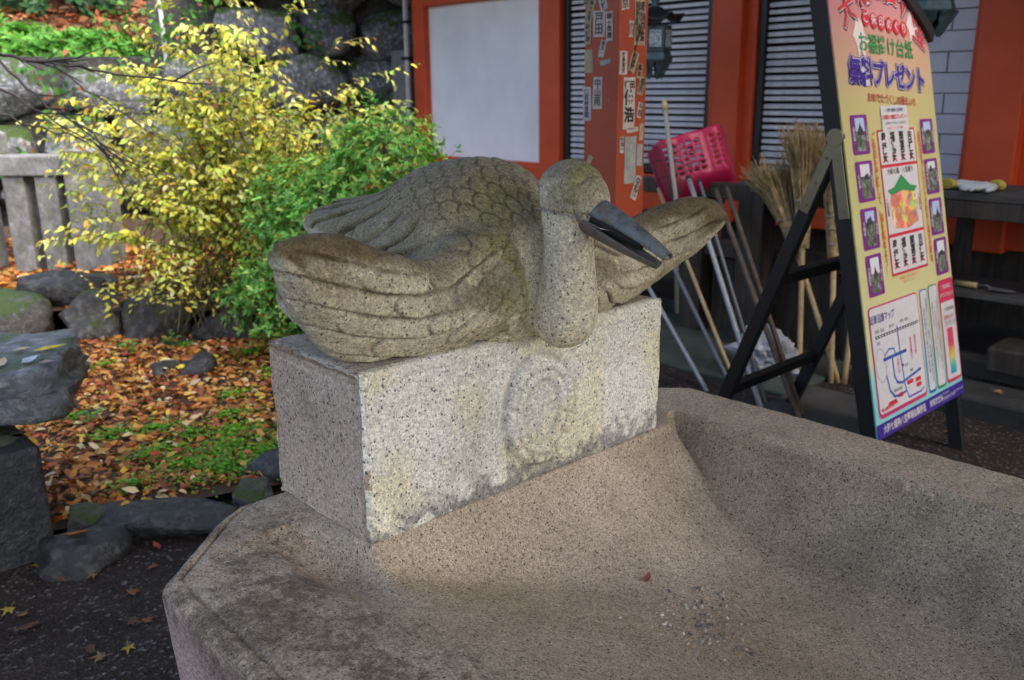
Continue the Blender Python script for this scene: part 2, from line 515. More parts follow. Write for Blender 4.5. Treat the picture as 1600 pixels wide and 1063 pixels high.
    C[lf] *= (1-.22*smoothstep(.1, .8, s1[lf]))[:, None]
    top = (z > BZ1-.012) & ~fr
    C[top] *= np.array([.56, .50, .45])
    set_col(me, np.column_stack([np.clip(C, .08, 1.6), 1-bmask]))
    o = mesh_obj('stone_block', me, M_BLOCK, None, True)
    tag(o, 'pale speckled granite block with a carved wreath, standing on the basin end under the crane', 'stone block')
    return o
block = build_block()

# ------------------------------------------------------------------ stone crane
CU = .4145
WS  = [.00, .05, .15, .25, .35, .43, .50, .53, .55, .585]
WZT = ([1.265,1.262,1.235,1.205,1.243,1.281,1.294,1.304,1.311,1.316], [1.265,1.262,1.235,1.208,1.228,1.252,1.266,1.269,1.270,1.270])
WVT = [.035,.035,.035,.03,.025,.015,.005,.000,-.002,-.01]
WZB = ([1.10,1.10,1.10,1.10,1.108,1.148,1.228,1.272,1.300,1.312], [1.10,1.10,1.10,1.098,1.102,1.126,1.166,1.188,1.205,1.242])
WVB = [.07,.07,.07,.075,.085,.085,.06,.035,.015,-.005]
WTH = ([.055,.055,.055,.050,.047,.045,.038,.026,.014,.010], [.055,.055,.055,.050,.047,.044,.040,.036,.032,.024])
WEND = (.546, .572)
def _ip(s, y):
    x = np.linspace(0, .6, 241); w = np.interp(x, WS, y)
    k = np.ones(15)/15; w2 = np.convolve(np.pad(w, 7, 'edge'), k, 'valid')
    return np.interp(s, x, w2).astype(np.float32)
def seg2(v, z, ax, ay, bx, by):
    dx = bx-ax; dy = by-ay
    t = np.clip(((v-ax)*dx+(z-ay)*dy)/(dx*dx+dy*dy+1e-9), 0, 1)
    return np.hypot(v-ax-t*dx, z-ay-t*dy)
def ell(s, v, z, c, r):
    x = (s-c[0])/r[0]; y = (v-c[1])/r[1]; w = (z-c[2])/r[2]
    k = np.sqrt(x*x+y*y+w*w); k2 = np.sqrt((x/r[0])**2+(y/r[1])**2+(w/r[2])**2)
    return k*(k-1)/(k2+1e-6)
def wing_curves(s, rt):
    sc = np.clip(s, .02, .585)
    pick2 = lambda ab: np.where(rt, _ip(sc, ab[1]), _ip(sc, ab[0]))
    return _ip(sc, WVT), pick2(WZT), _ip(sc, WVB), pick2(WZB), pick2(WTH)
def crane_sdf(s, v, z):
    rt = s > 0
    s = np.abs(s)
    # body, longer towards the tail
    vv = v-.15
    rv = np.where(vv < 0, .155, .36)
    x = s/.195; y = vv/rv; w = (z-1.2)/.212
    k = np.sqrt(x*x+y*y+w*w); body = (k-1)*.17
    tail = ell(s, v, z, (0, .43, 1.250), (.19, .30, .062))
    tail = np.maximum(tail, v-.638+.10*s)
    d = smin(body, tail, .06)
    slab = ell(s, v, z, (.17, .22, 1.155), (.235, .27, .088))
    d = smin(d, slab, .05)
    # wing blade
    vT, zT, vB, zB, th = wing_curves(s, rt)
    vM = .5*(vT+vB)-.022; zM = .45*zT+.55*zB
    dw = np.minimum(seg2(v, z, vT, zT, vM, zM), seg2(v, z, vM, zM, vB, zB))
    out = np.maximum(s-np.where(rt, WEND[1], WEND[0]), 0)
    dw = np.sqrt(dw*dw+out*out) - th
    d = smin(d, dw*.85, .03)
    # breast
    d = smin(d, ell(s, v, z, (0, .03, 1.165), (.14, .085, .11)), .03)
    d = np.maximum(d, 1.081-z)
    # neck and head in front of the breast
    t = np.clip((z-1.13)/(1.34-1.13), 0, 1)
    nr = .063-.0155*smoothstep(0, .65, t)+.004*smoothstep(.7, 1, t)
    cz = np.clip(z, 1.128, 1.34)
    cv = -.084-.006*t-.008*np.sin(t*3.1)
    neck = np.sqrt(s*s+(v-cv)**2+(z-cz)**2)-nr
    d = smin(d, neck, .008)
    foot = ell(s, v, z, (0, -.04, 1.122), (.05, .06, .036))
    d = smin(d, foot, .012)
    head = ell(s, v, z, (0, -.100, 1.372), (.0545, .068, .054))
    d = smin(d, head, .014)
    cheek = ell(s, v, z, (0, -.135, 1.350), (.042, .045, .042))
    d = smin(d, cheek, .015)
    return d

def scale_pattern(x, y, R0=.86):
    """overlapping round scales; rows run along x, free ends towards +y. returns height"""
    h = np.full(x.shape, 0.0); got = np.zeros(x.shape, bool); ed = np.zeros(x.shape)
    j0 = np.floor(y/.5)
    for dj in (-2, -1, 0, 1):
        j = j0+dj
        off = np.where(np.mod(j, 2) > .5, .5, 0)
        i = np.round(x-off)
        for di in (-1, 0, 1):
            cx = i+off+di; cy = j*.5
            dist = np.hypot((x-cx)*1.25, y-cy)
            inside = (dist < R0) & (y > cy-.15) & ~got
            e = (R0-dist)
            g = np.exp(-(e/.07)**2)
            hh = .35+.9*(y-cy)/R0 - 1.0*g
            h = np.where(inside, hh, h); ed = np.where(inside, g, ed); got |= inside
    return h, ed

def build_crane():
    vx = .0034
    gs = np.arange(-.64, .64, vx); gv = np.arange(-.20, .67, vx); gz = np.arange(1.04, 1.46, vx)
    S, Vg, Z = np.meshgrid(gs.astype(np.float32), gv.astype(np.float32), gz.astype(np.float32), indexing='ij')
    D = crane_sdf(S, Vg, Z)
    gx = gs
    # surface nets
    nx, ny, nz = D.shape
    neg = D < 0
    c = np.zeros((nx-1, ny-1, nz-1), np.uint8)
    for a in (0, 1):
        for b in (0, 1):
            for e in (0, 1):
                c += neg[a:nx-1+a, b:ny-1+b, e:nz-1+e]
    act = (c > 0) & (c < 8)
    vid = -np.ones(act.shape, np.int64); cells = np.argwhere(act); vid[act] = np.arange(len(cells))
    acc = np.zeros((len(cells), 3)); cnt = np.zeros(len(cells))
    ci, cj, ck = cells.T
    corners = [(a, b, e) for a in (0, 1) for b in (0, 1) for e in (0, 1)]
    for p in corners:
        for ax in range(3):
            if p[ax]: continue
            q = list(p); q[ax] = 1
            d0 = D[ci+p[0], cj+p[1], ck+p[2]]; d1 = D[ci+q[0], cj+q[1], ck+q[2]]
            cr = (d0 < 0) != (d1 < 0)
            t = np.where(cr, d0/(d0-d1+1e-12), 0)
            pos = np.tile(np.array(p, float), (len(cells), 1)); pos[:, ax] += t
            acc[cr] += pos[cr]; cnt[cr] += 1
    P = cells + acc/cnt[:, None]
    V = np.stack([gx[0]+P[:, 0]*vx, gv[0]+P[:, 1]*vx, gz[0]+P[:, 2]*vx], 1)
    F = []
    for ax in range(3):
        b, e = [i for i in range(3) if i != ax]
        n0 = np.take(neg, range(0, D.shape[ax]-1), ax); n1 = np.take(neg, range(1, D.shape[ax]), ax)
        E = np.argwhere(n0 != n1)
        E = E[(E[:, b] > 0) & (E[:, e] > 0) & (E[:, b] < D.shape[b]-1) & (E[:, e] < D.shape[e]-1)]
        def g(ob, oe):
            q = E.copy(); q[:, b] += ob; q[:, e] += oe; return vid[q[:, 0], q[:, 1], q[:, 2]]
        quad = np.stack([g(-1, -1), g(0, -1), g(0, 0), g(-1, 0)], 1)
        inside = neg[E[:, 0], E[:, 1], E[:, 2]]
        flip = inside if ax != 1 else ~inside
        quad[~flip] = quad[~flip][:, ::-1]
        F.append(quad)
    F = np.concatenate(F); F = F[(F >= 0).all(1)]
    def grad(V):
        h = .0015; f = lambda a, b, e: crane_sdf(V[:, 0]+a, V[:, 1]+b, V[:, 2]+e)
        G = np.stack([f(h,0,0)-f(-h,0,0), f(0,h,0)-f(0,-h,0), f(0,0,h)-f(0,0,-h)], 1)
        return G/(np.linalg.norm(G, axis=1)[:, None]+1e-9)
    N = grad(V)
    for _ in range(2):
        d = crane_sdf(V[:, 0], V[:, 1], V[:, 2]); V = V - N*np.clip(d, -.002, .002)[:, None]*.8
    # smooth normals a little by re-evaluating
    N = grad(V)
    s = np.abs(V[:, 0]); v = V[:, 1]; z = V[:, 2]
    sgn = np.sign(V[:, 0])
    # --- regions
    vT, zT, vB, zB, th = wing_curves(s, V[:, 0] > 0)
    vM = .5*(vT+vB)-.022; zM = .45*zT+.55*zB
    dw = np.minimum(seg2(v, z, vT, zT, vM, zM), seg2(v, z, vM, zM, vB, zB))
    wing = smoothstep(.055, .015, dw-th)*smoothstep(.085, .13, s)
    frontness = smoothstep(.10, .0, v-vT+.02)*smoothstep(.62, .2, N[:, 2])
    neckr = smoothstep(.075, .06, np.hypot(s, np.minimum(v+.09, 0)*.5))*smoothstep(.0, -.03, v)
    wf = wing*frontness*(1-neckr)
    # --- wing face: long overlapping feathers
    rtv = V[:, 0] > 0
    zl = np.interp(s, [.05, .12, .18, .23, .30, .36, .42, .48, .55], [1.31, 1.285, 1.262, 1.244, 1.240, 1.256, 1.280, 1.300, 1.318])-np.where(rtv, .030*smoothstep(.3, .5, s), 0)
    gap = np.interp(s, [.08, .20, .30, .55], [.024, .034, .041, .043])
    tq = (zl-z)/gap + .10*np.sin(s*23+1)*smoothstep(.12, .3, s)
    ri = np.floor(tq).astype(int); rf = tq-ri; rw = gap
    ri = np.where(ri < -1, -1, ri)
    L = np.interp(np.linspace(0, .62, 300), [0, .12, .2, .35, .6], [.045, .05, .085, .17, .26])
    G = np.concatenate([[0], np.cumsum(.62/299/L[:-1])])
    gcell = np.interp(s, np.linspace(0, .62, 300), G)
    cc = gcell + (ri+2)*.43 + sgn*.11 - .30*(1-(2*rf-1)**2)*np.interp(s, [.1, .3], [1, .45])
    cf = cc-np.floor(cc)
    Ls = np.interp(s, np.linspace(0, .62, 300), L)
    h = .0038*(rf-.5)*(ri >= 0)                                      # each row stands proud at its lower edge
    dline = np.minimum(rf, 1-rf)*rw
    h -= .0072*np.exp(-(dline/.0030)**2)*(tq > -.3)
    dc = np.minimum(cf, 1-cf)*Ls
    h += (.0038*(cf-.5) - .0060*np.exp(-(dc/.0030)**2)*smoothstep(.50, .40, s))*(ri >= 0)
    shaft = np.exp(-((rf-.5)*rw/.0022)**2)
    disp = wf*h
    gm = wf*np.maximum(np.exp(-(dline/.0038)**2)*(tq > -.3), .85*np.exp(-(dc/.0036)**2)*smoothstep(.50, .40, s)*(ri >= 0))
    # groove where the wing's top edge is turned
    # --- round scales on the back and breast, turning into long tail feathers
    ang = np.arctan2(V[:, 0], (z-1.13))
    xb = ang/.150; yb = (v+.06)/.058
    back = smoothstep(.35, .6, 1-wing)*smoothstep(1.285, 1.325, z+.10*np.clip(.12-v, -.2, .15))*smoothstep(.36, .28, v)*smoothstep(-.03, .01, v)*(1-neckr)
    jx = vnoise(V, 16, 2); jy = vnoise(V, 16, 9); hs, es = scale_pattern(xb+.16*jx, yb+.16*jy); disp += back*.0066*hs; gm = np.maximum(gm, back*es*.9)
    br = (1-neckr)*smoothstep(.24, .17, s)*(1-wf)*smoothstep(.10, .04, v)*smoothstep(1.33, 1.27, z)*(1-back)
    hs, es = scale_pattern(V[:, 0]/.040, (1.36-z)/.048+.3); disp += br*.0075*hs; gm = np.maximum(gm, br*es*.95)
    # --- top feathers of the wings and tail: long straight ridges fanned from the shoulder
    topf = smoothstep(.02, .10, v-.06)*(1-back)*smoothstep(-.1, .25, N[:, 2])*(1-wf)
    fan = np.arctan2(s+.02, v+.16)*11.0
    ff = fan-np.floor(fan)
    dist = np.hypot(s+.02, v+.16)
    step = dist/.20 + np.floor(fan)*.31; sf = step-np.floor(step)
    disp += topf*(.0055*(ff-.5) - .0060*np.exp(-(np.minimum(ff, 1-ff)*dist/11.0/.0036)**2)
                  - .006*np.exp(-(np.minimum(sf, 1-sf)*.20/.004)**2) + .005*(sf-.5))
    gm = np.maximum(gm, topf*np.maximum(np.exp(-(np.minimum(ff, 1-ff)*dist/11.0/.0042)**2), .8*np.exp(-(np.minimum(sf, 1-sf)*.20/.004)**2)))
    # --- mask line and eye of the head, seam round the neck
    head = smoothstep(1.325, 1.345, z)*(v < .0)*(s < .08)
    seam = np.exp(-((z-1.333-.10*(v+.1)*.3)/.0032)**2)*(v < -.01)*(s < .075)
    disp -= .0035*seam
    ey = np.hypot(v+.113, z-1.362); 
    disp += head*(-.0035*np.exp(-((ey-.013)/.003)**2))*(s > .02)
    brow = np.exp(-((v+.136+.45*(z-1.36))/.006)**2)*(z > 1.345)
    disp -= head*.006*brow
    # chisel roughness
    disp += vfbm(V, 45, 4, 3)*.0011 + vfbm(V, 9, 3, 6)*.0022
    V2 = V + N*disp[:, None]
    V2[:, 0] += CU
    me = np_mesh('body', V2, F)
    bmx = bmesh.new(); bmx.from_mesh(me); bmesh.ops.recalc_face_normals(bmx, faces=bmx.faces); bmx.to_mesh(me); bmx.free()
    # --- weathering colours (stains that follow exposure to rain, moss in the hollows) and painted groove shade
    s1 = vfbm(V, 8, 4, 41); s2 = vfbm(V, 26, 4, 42); s3 = vfbm(V, 70, 3, 43)
    C = np.ones((len(V), 3))*np.array([1.42, 1.42, 1.38])
    brown = np.clip(smoothstep(-.2, .75, N[:, 2]+.35*s1)*.75 + .65*smoothstep(.22, .55, s)*smoothstep(-1, .4, N[:, 2]+.3*s2), 0, 1)
    brown *= 1-.85*neckr*(z < 1.345)
    brown = np.maximum(brown, .55*head*smoothstep(.1, .7, s1+.5))
    tone = np.array([.385, .315, .215])
    C = C*(1-brown[:, None]) + brown[:, None]*tone*(1+.22*s2)[:, None]
    right = smoothstep(.2, .5, V[:, 0])
    C *= (1-.08*right)[:, None]
    moss = np.exp(-((s-.10)/.045)**2-((v+.015)/.05)**2)*smoothstep(-.05, .65, s1*.8+s2*.9)*1.1 + .75*np.exp(-((v-.04)/.05)**2)*smoothstep(1.28, 1.38, z)*smoothstep(.0, .6, s1+.3)
    moss += .5*topf*smoothstep(.15, .7, s2+.3*s1)*smoothstep(1.30, 1.2, z)
    moss += head*.9*np.exp(-((v+.142)/.016)**2)*(s > .0)*(z > 1.35)
    moss = np.clip(moss, 0, 1)*.62
    C = C*(1-moss[:, None]) + moss[:, None]*np.array([.50, .56, .20])
    lich = smoothstep(.55, .75, s2*.7+s3*.5)*smoothstep(.2, .5, wf+.3)
    C = C*(1+.45*lich[:, None])
    C *= (1-.66*np.clip(gm*(.8+.6*s2), 0, 1))[:, None]              # shade of the carved relief, painted along the lines
    C *= (1-.45*seam)[:, None]
    rust = head*np.exp(-((v+.125)/.02)**2-((z-1.352)/.010)**2)*smoothstep(.0, .5, s2+.2)
    C = C*(1-.6*rust[:, None]) + .6*rust[:, None]*np.array([.42, .16, .06])
    spk = np.clip(1-.72*brown-.4*moss+.25*s2, .12, 1)
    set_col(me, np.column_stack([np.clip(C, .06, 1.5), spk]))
    root = empty('stone_crane', (CU, .1, BZ1))
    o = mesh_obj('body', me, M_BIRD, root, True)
    o.matrix_parent_inverse = Matrix.Translation((-CU, -.1, -BZ1))
    return root

crane = build_crane()
tag(crane, 'weathered carved granite crane with spread wings and metal spout beak on the block', 'crane statue')

def beak_mat():
    t = NT('weathered_bronze')
    n = t.noise(26, 5, .75); n2 = t.noise(60, 5, .75)
    c = t.mix(t.ramp(n, [(.40, 0), (.58, 1)]), (.055, .062, .068), (.21, .225, .23))
    c = t.mix(t.ramp(n2, [(.54, 0), (.66, .8)]), c, (.15, .24, .18))
    c = t.mix(t.ramp(t.noise(18, 4, .6), [(.56, 0), (.66, .85)]), c, (.22, .14, .08))
    t.color(c); t.rough(t.ramp(n, [(.3, .5), (.7, .8)])); t.p.inputs['Metallic'].default_value = .25
    t.bump(n2, .35, .003)
    return t.m
M_BEAK = beak_mat()
M_BEAK_IN = plain('beak_inside_dark', (.02, .018, .016), .8)
M_RUST = plain('lower_beak_brown_metal', (.16, .125, .10), .55, .3, .35, 40)

def half_tube(p0, p1, r0, r1, up, th, flat=1.0, n=14, arc=(0, 180), segs=12, sag=0.0):
    """open gutter-like shell from p0 to p1"""
    p0 = Vector(p0); p1 = Vector(p1); d = (p1-p0).normalized()
    a = d.cross(Vector(up)).normalized(); b = a.cross(d).normalized()
    mb = MB(); vs = []; fs = []
    for i in range(segs+1):
        t = i/segs; c = p0.lerp(p1, t) + b*(sag*math.sin(math.pi*t)); r = r0+(r1-r0)*(t**.85)
        for rr in (r, max(r-th, .002)):
            for k in range(n+1):
                g = R(arc[0]+(arc[1]-arc[0])*k/n)
                vs.append(c + a*(math.cos(g)*rr) + b*(math.sin(g)*rr*flat))
    m = n+1; w = 2*m
    for i in range(segs):
        for k in range(n):
            o = i*w
            fs.append((o+k, o+k+1, o+w+k+1, o+w+k)); fs.append((o+m+k+1, o+m+k, o+w+m+k, o+w+m+k+1))
        for k in (0, n):
            o = i*w; q = (o+k, o+w+k, o+w+m+k, o+m+k); fs.append(q if k == 0 else q[::-1])
    for i in (0, segs):
        for k in range(n):
            o = i*w; q = (o+k, o+m+k, o+m+k+1, o+k+1); fs.append(q if i == 0 else q[::-1])
    mb.add(vs, fs); return mb
def adopt(o, parent):
    o.parent = parent; o.matrix_parent_inverse = Matrix.Translation(parent.location).inverted() if parent.rotation_euler.z == 0 else parent.matrix_basis.inverted(); return o
b1 = half_tube((CU, -.128, 1.348), (CU, -.326, 1.2700), .029, .0115, (0, 0, 1), .003, 1.0, arc=(-12, 192), sag=.006)
adopt(b1.build('upper_beak', M_BEAK, None, True), crane)
b2 = half_tube((CU, -.122, 1.336), (CU, -.306, 1.2590), .031, .010, (0, 0, -1), .003, 1.15, arc=(-5, 185), sag=.004)
adopt(b2.build('lower_beak', M_RUST, None, True), crane)
tb = MB().tube([(CU, -.118, 1.344), (CU, -.20, 1.312), (CU, -.27, 1.283)], [.026, .016, .006], 10)
adopt(tb.build('spout_pipe', M_BEAK_IN, None, True), crane)
wire = MB().tube([(CU-.056, -.06, 1.339), (CU-.062, -.105, 1.337), (CU-.038, -.165, 1.325), (CU-.033, -.20, 1.312), (CU+.01, -.215, 1.30)], .0008, 5)
adopt(wire.build('wire', plain('thin_steel_wire', (.35, .33, .3), .4, .8), None), crane)

# lumpy mossy mortar where the metal beak is set into the stone head
mc = MB(); vs = []; fs = []; n1, n2 = 30, 8
dv = Vector((0, -.198, -.082)).normalized(); av = Vector((1, 0, 0)); bv = dv.cross(av)
for i in range(n1):
    a_ = 2*math.pi*i/n1; rad = av*math.cos(a_)+bv*math.sin(a_)
    for j in range(n2):
        b_ = 2*math.pi*j/n2; nn = mnoise.noise(Vector((i*.7, j*.9, 2.2))); rr_ = .0075*(1+.55*nn)
        vs.append(Vector((CU, -.150, 1.339))+rad*(.0300+rr_*math.cos(b_))+dv*(rr_*1.3*math.sin(b_)))
for i in range(n1):
    for j in range(n2): fs.append((i*n2+j, ((i+1) % n1)*n2+j, ((i+1) % n1)*n2+(j+1) % n2, i*n2+(j+1) % n2))
adopt(mc.add(vs, fs).build('mortar_collar', plain('mossy_mortar', (.27, .28, .17), .9, 0, .4, 60, .6), None, True), crane)
# ------------------------------------------------------------------ shrine hall (facade in the plane x = 5)
def vermilion(name, col, wear=.25):
    t = NT(name)
    n = t.noise(4, 5, .65); n2 = t.noise(40, 4, .7)
    c = t.mix(t.ramp(n, [(.3, 0), (.7, 1)]), col, tuple(x*.78 for x in col))
    c = t.mix(t.ramp(n2, [(.62, 0), (.75, wear)]), c, (.36, .17, .10))
    t.color(c); t.rough(.5); t.p.inputs['Specular IOR Level'].default_value = .35
    t.bump(t.noise(55, 4, .6, t.mapping((1, 1, .15))), .18, .004)
    MATS[name] = t.m
    return t.m
M_VERM = vermilion('vermilion_paint', (.66, .085, .022))
M_POST = vermilion('worn_vermilion_post', (.42, .072, .028), .6)
M_PLASTER = plain('white_plaster', (.84, .845, .86), .8, 0, .09, 1.6, .25)
M_BLACK = plain('black_lacquered_wood', (.012, .011, .012), .45, 0, .3, 10, .1)
M_SLAT = plain('white_painted_slat', (.72, .72, .76), .6, 0, .12, 20, .08)
M_TILE = plain('white_glazed_block', (.60, .60, .66), .55, 0, .08, 8, .1)
M_JOINT = plain('grey_mortar', (.30, .29, .30), .9)
def wood(name, a, b, rough=.75, scale=6, stretch=(1, 1, .08)):
    t = NT(name)
    v = t.mapping(stretch)
    n = t.noise(scale*6, 5, .65, v, .4); n2 = t.noise(scale, 4)
    c = t.mix(t.ramp(n, [(.35, 0), (.68, 1)]), a, b)
    c = t.mix(1.0, c, t.ramp(n2, [(.3, .7), (.7, 1.15)]), 'MULTIPLY')
    t.color(c); t.rough(rough); t.bump(n, .35, .005)
    MATS[name] = t.m
    return t.m
M_DWOOD = wood('dark_weathered_wood', (.030, .022, .017), (.075, .055, .042))
M_GWOOD = wood('grey_weathered_board', (.05, .045, .04), (.095, .088, .078), stretch=(1, .08, 1))
M_BWOOD = wood('brown_stick_wood', (.05, .034, .024), (.11, .078, .055))
M_BAMBOO = wood('bamboo', (.40, .27, .12), (.52, .38, .19), .45)
M_PAVE = plain('grey_concrete_slab', (.05, .047, .043), .85, 0, .3, 5, .4)
M_KERB = plain('dark_stone_kerb', (.035, .033, .031), .8, 0, .35, 7, .5)

hall = empty('shrine_hall', (5.0, 3.0, 0))
tag(hall, 'vermilion shrine hall with white plaster panel and black louvred windows', 'building')
def hp(mb, name, mat, parent=hall, bevel=.006, smooth=False):
    o = mb.build(name, mat, None, smooth, bevel)
    adopt(o, hall)
    if parent is not hall:
        o.parent = parent; o.matrix_parent_inverse = Matrix.Identity(4); 
        o.matrix_parent_inverse = parent.matrix_parent_inverse.copy() if False else Matrix.Translation((-5.0, -3.0, 0)).copy()
        # parent sits at the hall's origin, so world = hall offset * local
    return o
hp(MB().box((5.03, 4.55, .87), (5.12, 6.23, 2.36)), 'plaster_panel', M_PLASTER)
for y0, y1, x0 in ((6.21, 6.39, 4.955), (4.313, 4.565, 4.93), (2.50, 2.72, 4.88), (.62, .90, 4.86)):
    hp(MB().box((x0, y0, .58), (5.14, y1, 3.1)), 'column', M_VERM, bevel=.012)
for y0, y1 in ((2.715, 2.80), (2.425, 2.505), (.895, .955), (.55, .625)):
    hp(MB().box((4.955, y0, .885), (5.13, y1, 2.6)), 'door_jamb', M_VERM)
hp(MB().box((4.915, -8.5, 2.595), (5.16, 6.55, 2.80)), 'upper_beam', M_VERM)
hp(MB().box((4.965, 4.50, 2.34), (5.13, 6.26, 2.60)), 'panel_rail', M_VERM)
hp(MB().box((4.90, -8.5, .60), (5.15, 6.42, .885)), 'lower_beam', M_VERM, bevel=.012)
hp(MB().box((4.945, 4.55, .884), (5.05, 6.22, .905)), 'panel_sill', M_VERM)
for y in (.87, 2.61, 4.44, 6.3):
    Mx = Matrix.Translation((4.902, y-.02, .745)) @ Matrix.Rotation(R(-90), 4, 'Y')
    hp(MB().lathe([(.055, 0), (.055, .008), (.045, .02), (.02, .03), (.0001, .032)], 18, Mx), 'nail_cover', M_BLACK, smooth=True)
hp(MB().box((5.06, -8.5, .0), (5.2, 6.4, .61)), 'under_floor_wall', M_DWOOD)
hp(MB().box((5.16, -8.5, .6), (5.5, 6.45, 3.4)), 'inner_wall', M_BLACK)
hp(MB().box((5.05, -8.5, 2.79), (5.2, 6.5, 3.5)), 'upper_wall', M_PLASTER)
# side wall of the hall, seen past the corner: grey boards and a rain pipe
hp(MB().box((5.2, 6.44, .0), (9.0, 6.5, 3.5)), 'side_wall', M_GWOOD)
hp(MB().box((5.02, 6.60, .55), (5.12, 6.86, 1.95)), 'side_board', plain('grey_green_board', (.20, .20, .19), .8))
hp(MB().tube([(4.99, 6.54, .3), (4.99, 6.54, 3.4)], .028, 10), 'rain_pipe', plain('pale_grey_pipe', (.5, .5, .52), .45), smooth=True)
for z in (1.35, 1.85, 2.2):
    hp(MB().box((4.955, 6.50, z), (5.04, 6.60, z+.03)), 'pipe_clamp', M_BLACK)
# eaves
ev = MB()
ev.add([(3.5, -9, 3.10), (3.5, 7.4, 3.10), (9.0, 7.4, 5.6), (9.0, -9, 5.6),
        (3.5, -9, 3.22), (3.5, 7.4, 3.22), (9.0, 7.4, 5.75), (9.0, -9, 5.75)],
       [(0,1,2,3), (7,6,5,4), (0,4,5,1), (1,5,6,2), (2,6,7,3), (3,7,4,0)])
hp(ev, 'eaves', M_DWOOD, bevel=0)

SLAT_ME = None
def louvre(y0, y1, z0=.93, z1=2.55, ylo=None):
    global SLAT_ME
    fr = MB()
    fw = .055
    fr.box((4.985, y0+.001, z0), (5.12, y0+fw, z1)); fr.box((4.985, y1-fw, z0), (5.12, y1-.001, z1))
    fr.box((4.985, y0+fw, z0-.04), (5.12, y1-fw, z0+.02)); fr.box((4.985, y0+fw, z1-.04), (5.12, y1-fw, z1+.03))
    win = hp(fr, 'louvre_window', M_BLACK)
    w = y1-y0-2*fw
    me = MB().box((-.016, -.5, -.0125), (.016, .5, .0125), Matrix.Rotation(R(-14), 4, 'Y')).build('slat', M_SLAT)
    slat = me; n = int((z1-z0-.08)/.0485)
    for i in range(n):
        o = slat if i == 0 else slat.copy()
        if i: COL.objects.link(o)
        o.parent = win
        o.location = (5.035-5.0, (y0+y1)/2-3.0, z0+.05+i*.0485)
        o.scale = (1, w+.01, 1)
        o.location = (5.035, (y0+y1)/2, z0+.05+i*.0485+random.Random(i*3+int(y0*10)).uniform(-.0025, .0025))
        o.rotation_euler = (random.Random(i*5+int(y0*9)).uniform(-.0018, .0018), random.Random(i+int(y0*10)).uniform(-.16, .16), 0)
    return win
louvre(2.80, 4.313); louvre(1.62, 2.425); louvre(-1.2, .55)
# white block wall between the last louvre and the far column
tw = hp(MB().box((5.06, .955, .885), (5.15, 1.62, 2.6)), 'block_wall', M_JOINT, bevel=0)
tile = None
for r in range(14):
    z = .89+r*.122; off = 0 if r % 2 else -.17
    for c in range(3):
        a = max(.958, .962+off+c*.34); b = min(1.617, .962+off+c*.34+.332)
        if b-a < .05: continue
        t_ = MB().box((5.045+.004*((r*7+c*3) % 3-1), a, z), (5.062, b, z+.115)).build('wall_tile', M_TILE, None, bevel=.004)
        t_.parent = tw; t_.matrix_parent_inverse = Matrix.Identity(4)

# ------------------------------------------------------------------ platform, kerb and paving in front of the hall
o = MB().box((4.25, -4, -.05), (6.5, 6.35, .10)).build('hall_platform', M_PAVE, None, bevel=.015)
tag(o, kind='structure')
for i in range(5):
    y1 = .66-i*.92
    k = MB().box((3.58+.012*((i*5) % 3-1), y1-.905, -.05), (3.86, y1, .105+.008*((i*3) % 2))).build('kerb_stone', M_KERB, None, bevel=.018)
    tag(k, ['dark stone kerb under the sign, its end nearest the brooms', 'dark stone kerb at the right edge below the shelf'][min(i, 1)] if i < 2 else ['dark stone kerb just outside the right edge, third from the brooms', 'dark stone kerb outside the picture, fourth from the brooms', 'dark stone kerb outside the picture, farthest from the brooms'][i-2], 'kerb stone', 'kerb stones before the hall')
pv = MB().box((2.7, .45, -.05), (3.45, 1.02, .018)).build('paving_slab', M_PAVE, None, bevel=.012)
tag(pv, 'flat grey concrete slab under the rear legs of the sign', 'paving slab')
mt = MB().box((3.2, 1.0, -.03), (4.2, 3.4, .022)).build('ground_sheet', plain('dull_green_mat', (.05, .065, .05), .85, 0, .3, 9, .3), None, bevel=.01)
tag(mt, 'dull green mat lying under the brooms and poles', 'mat')

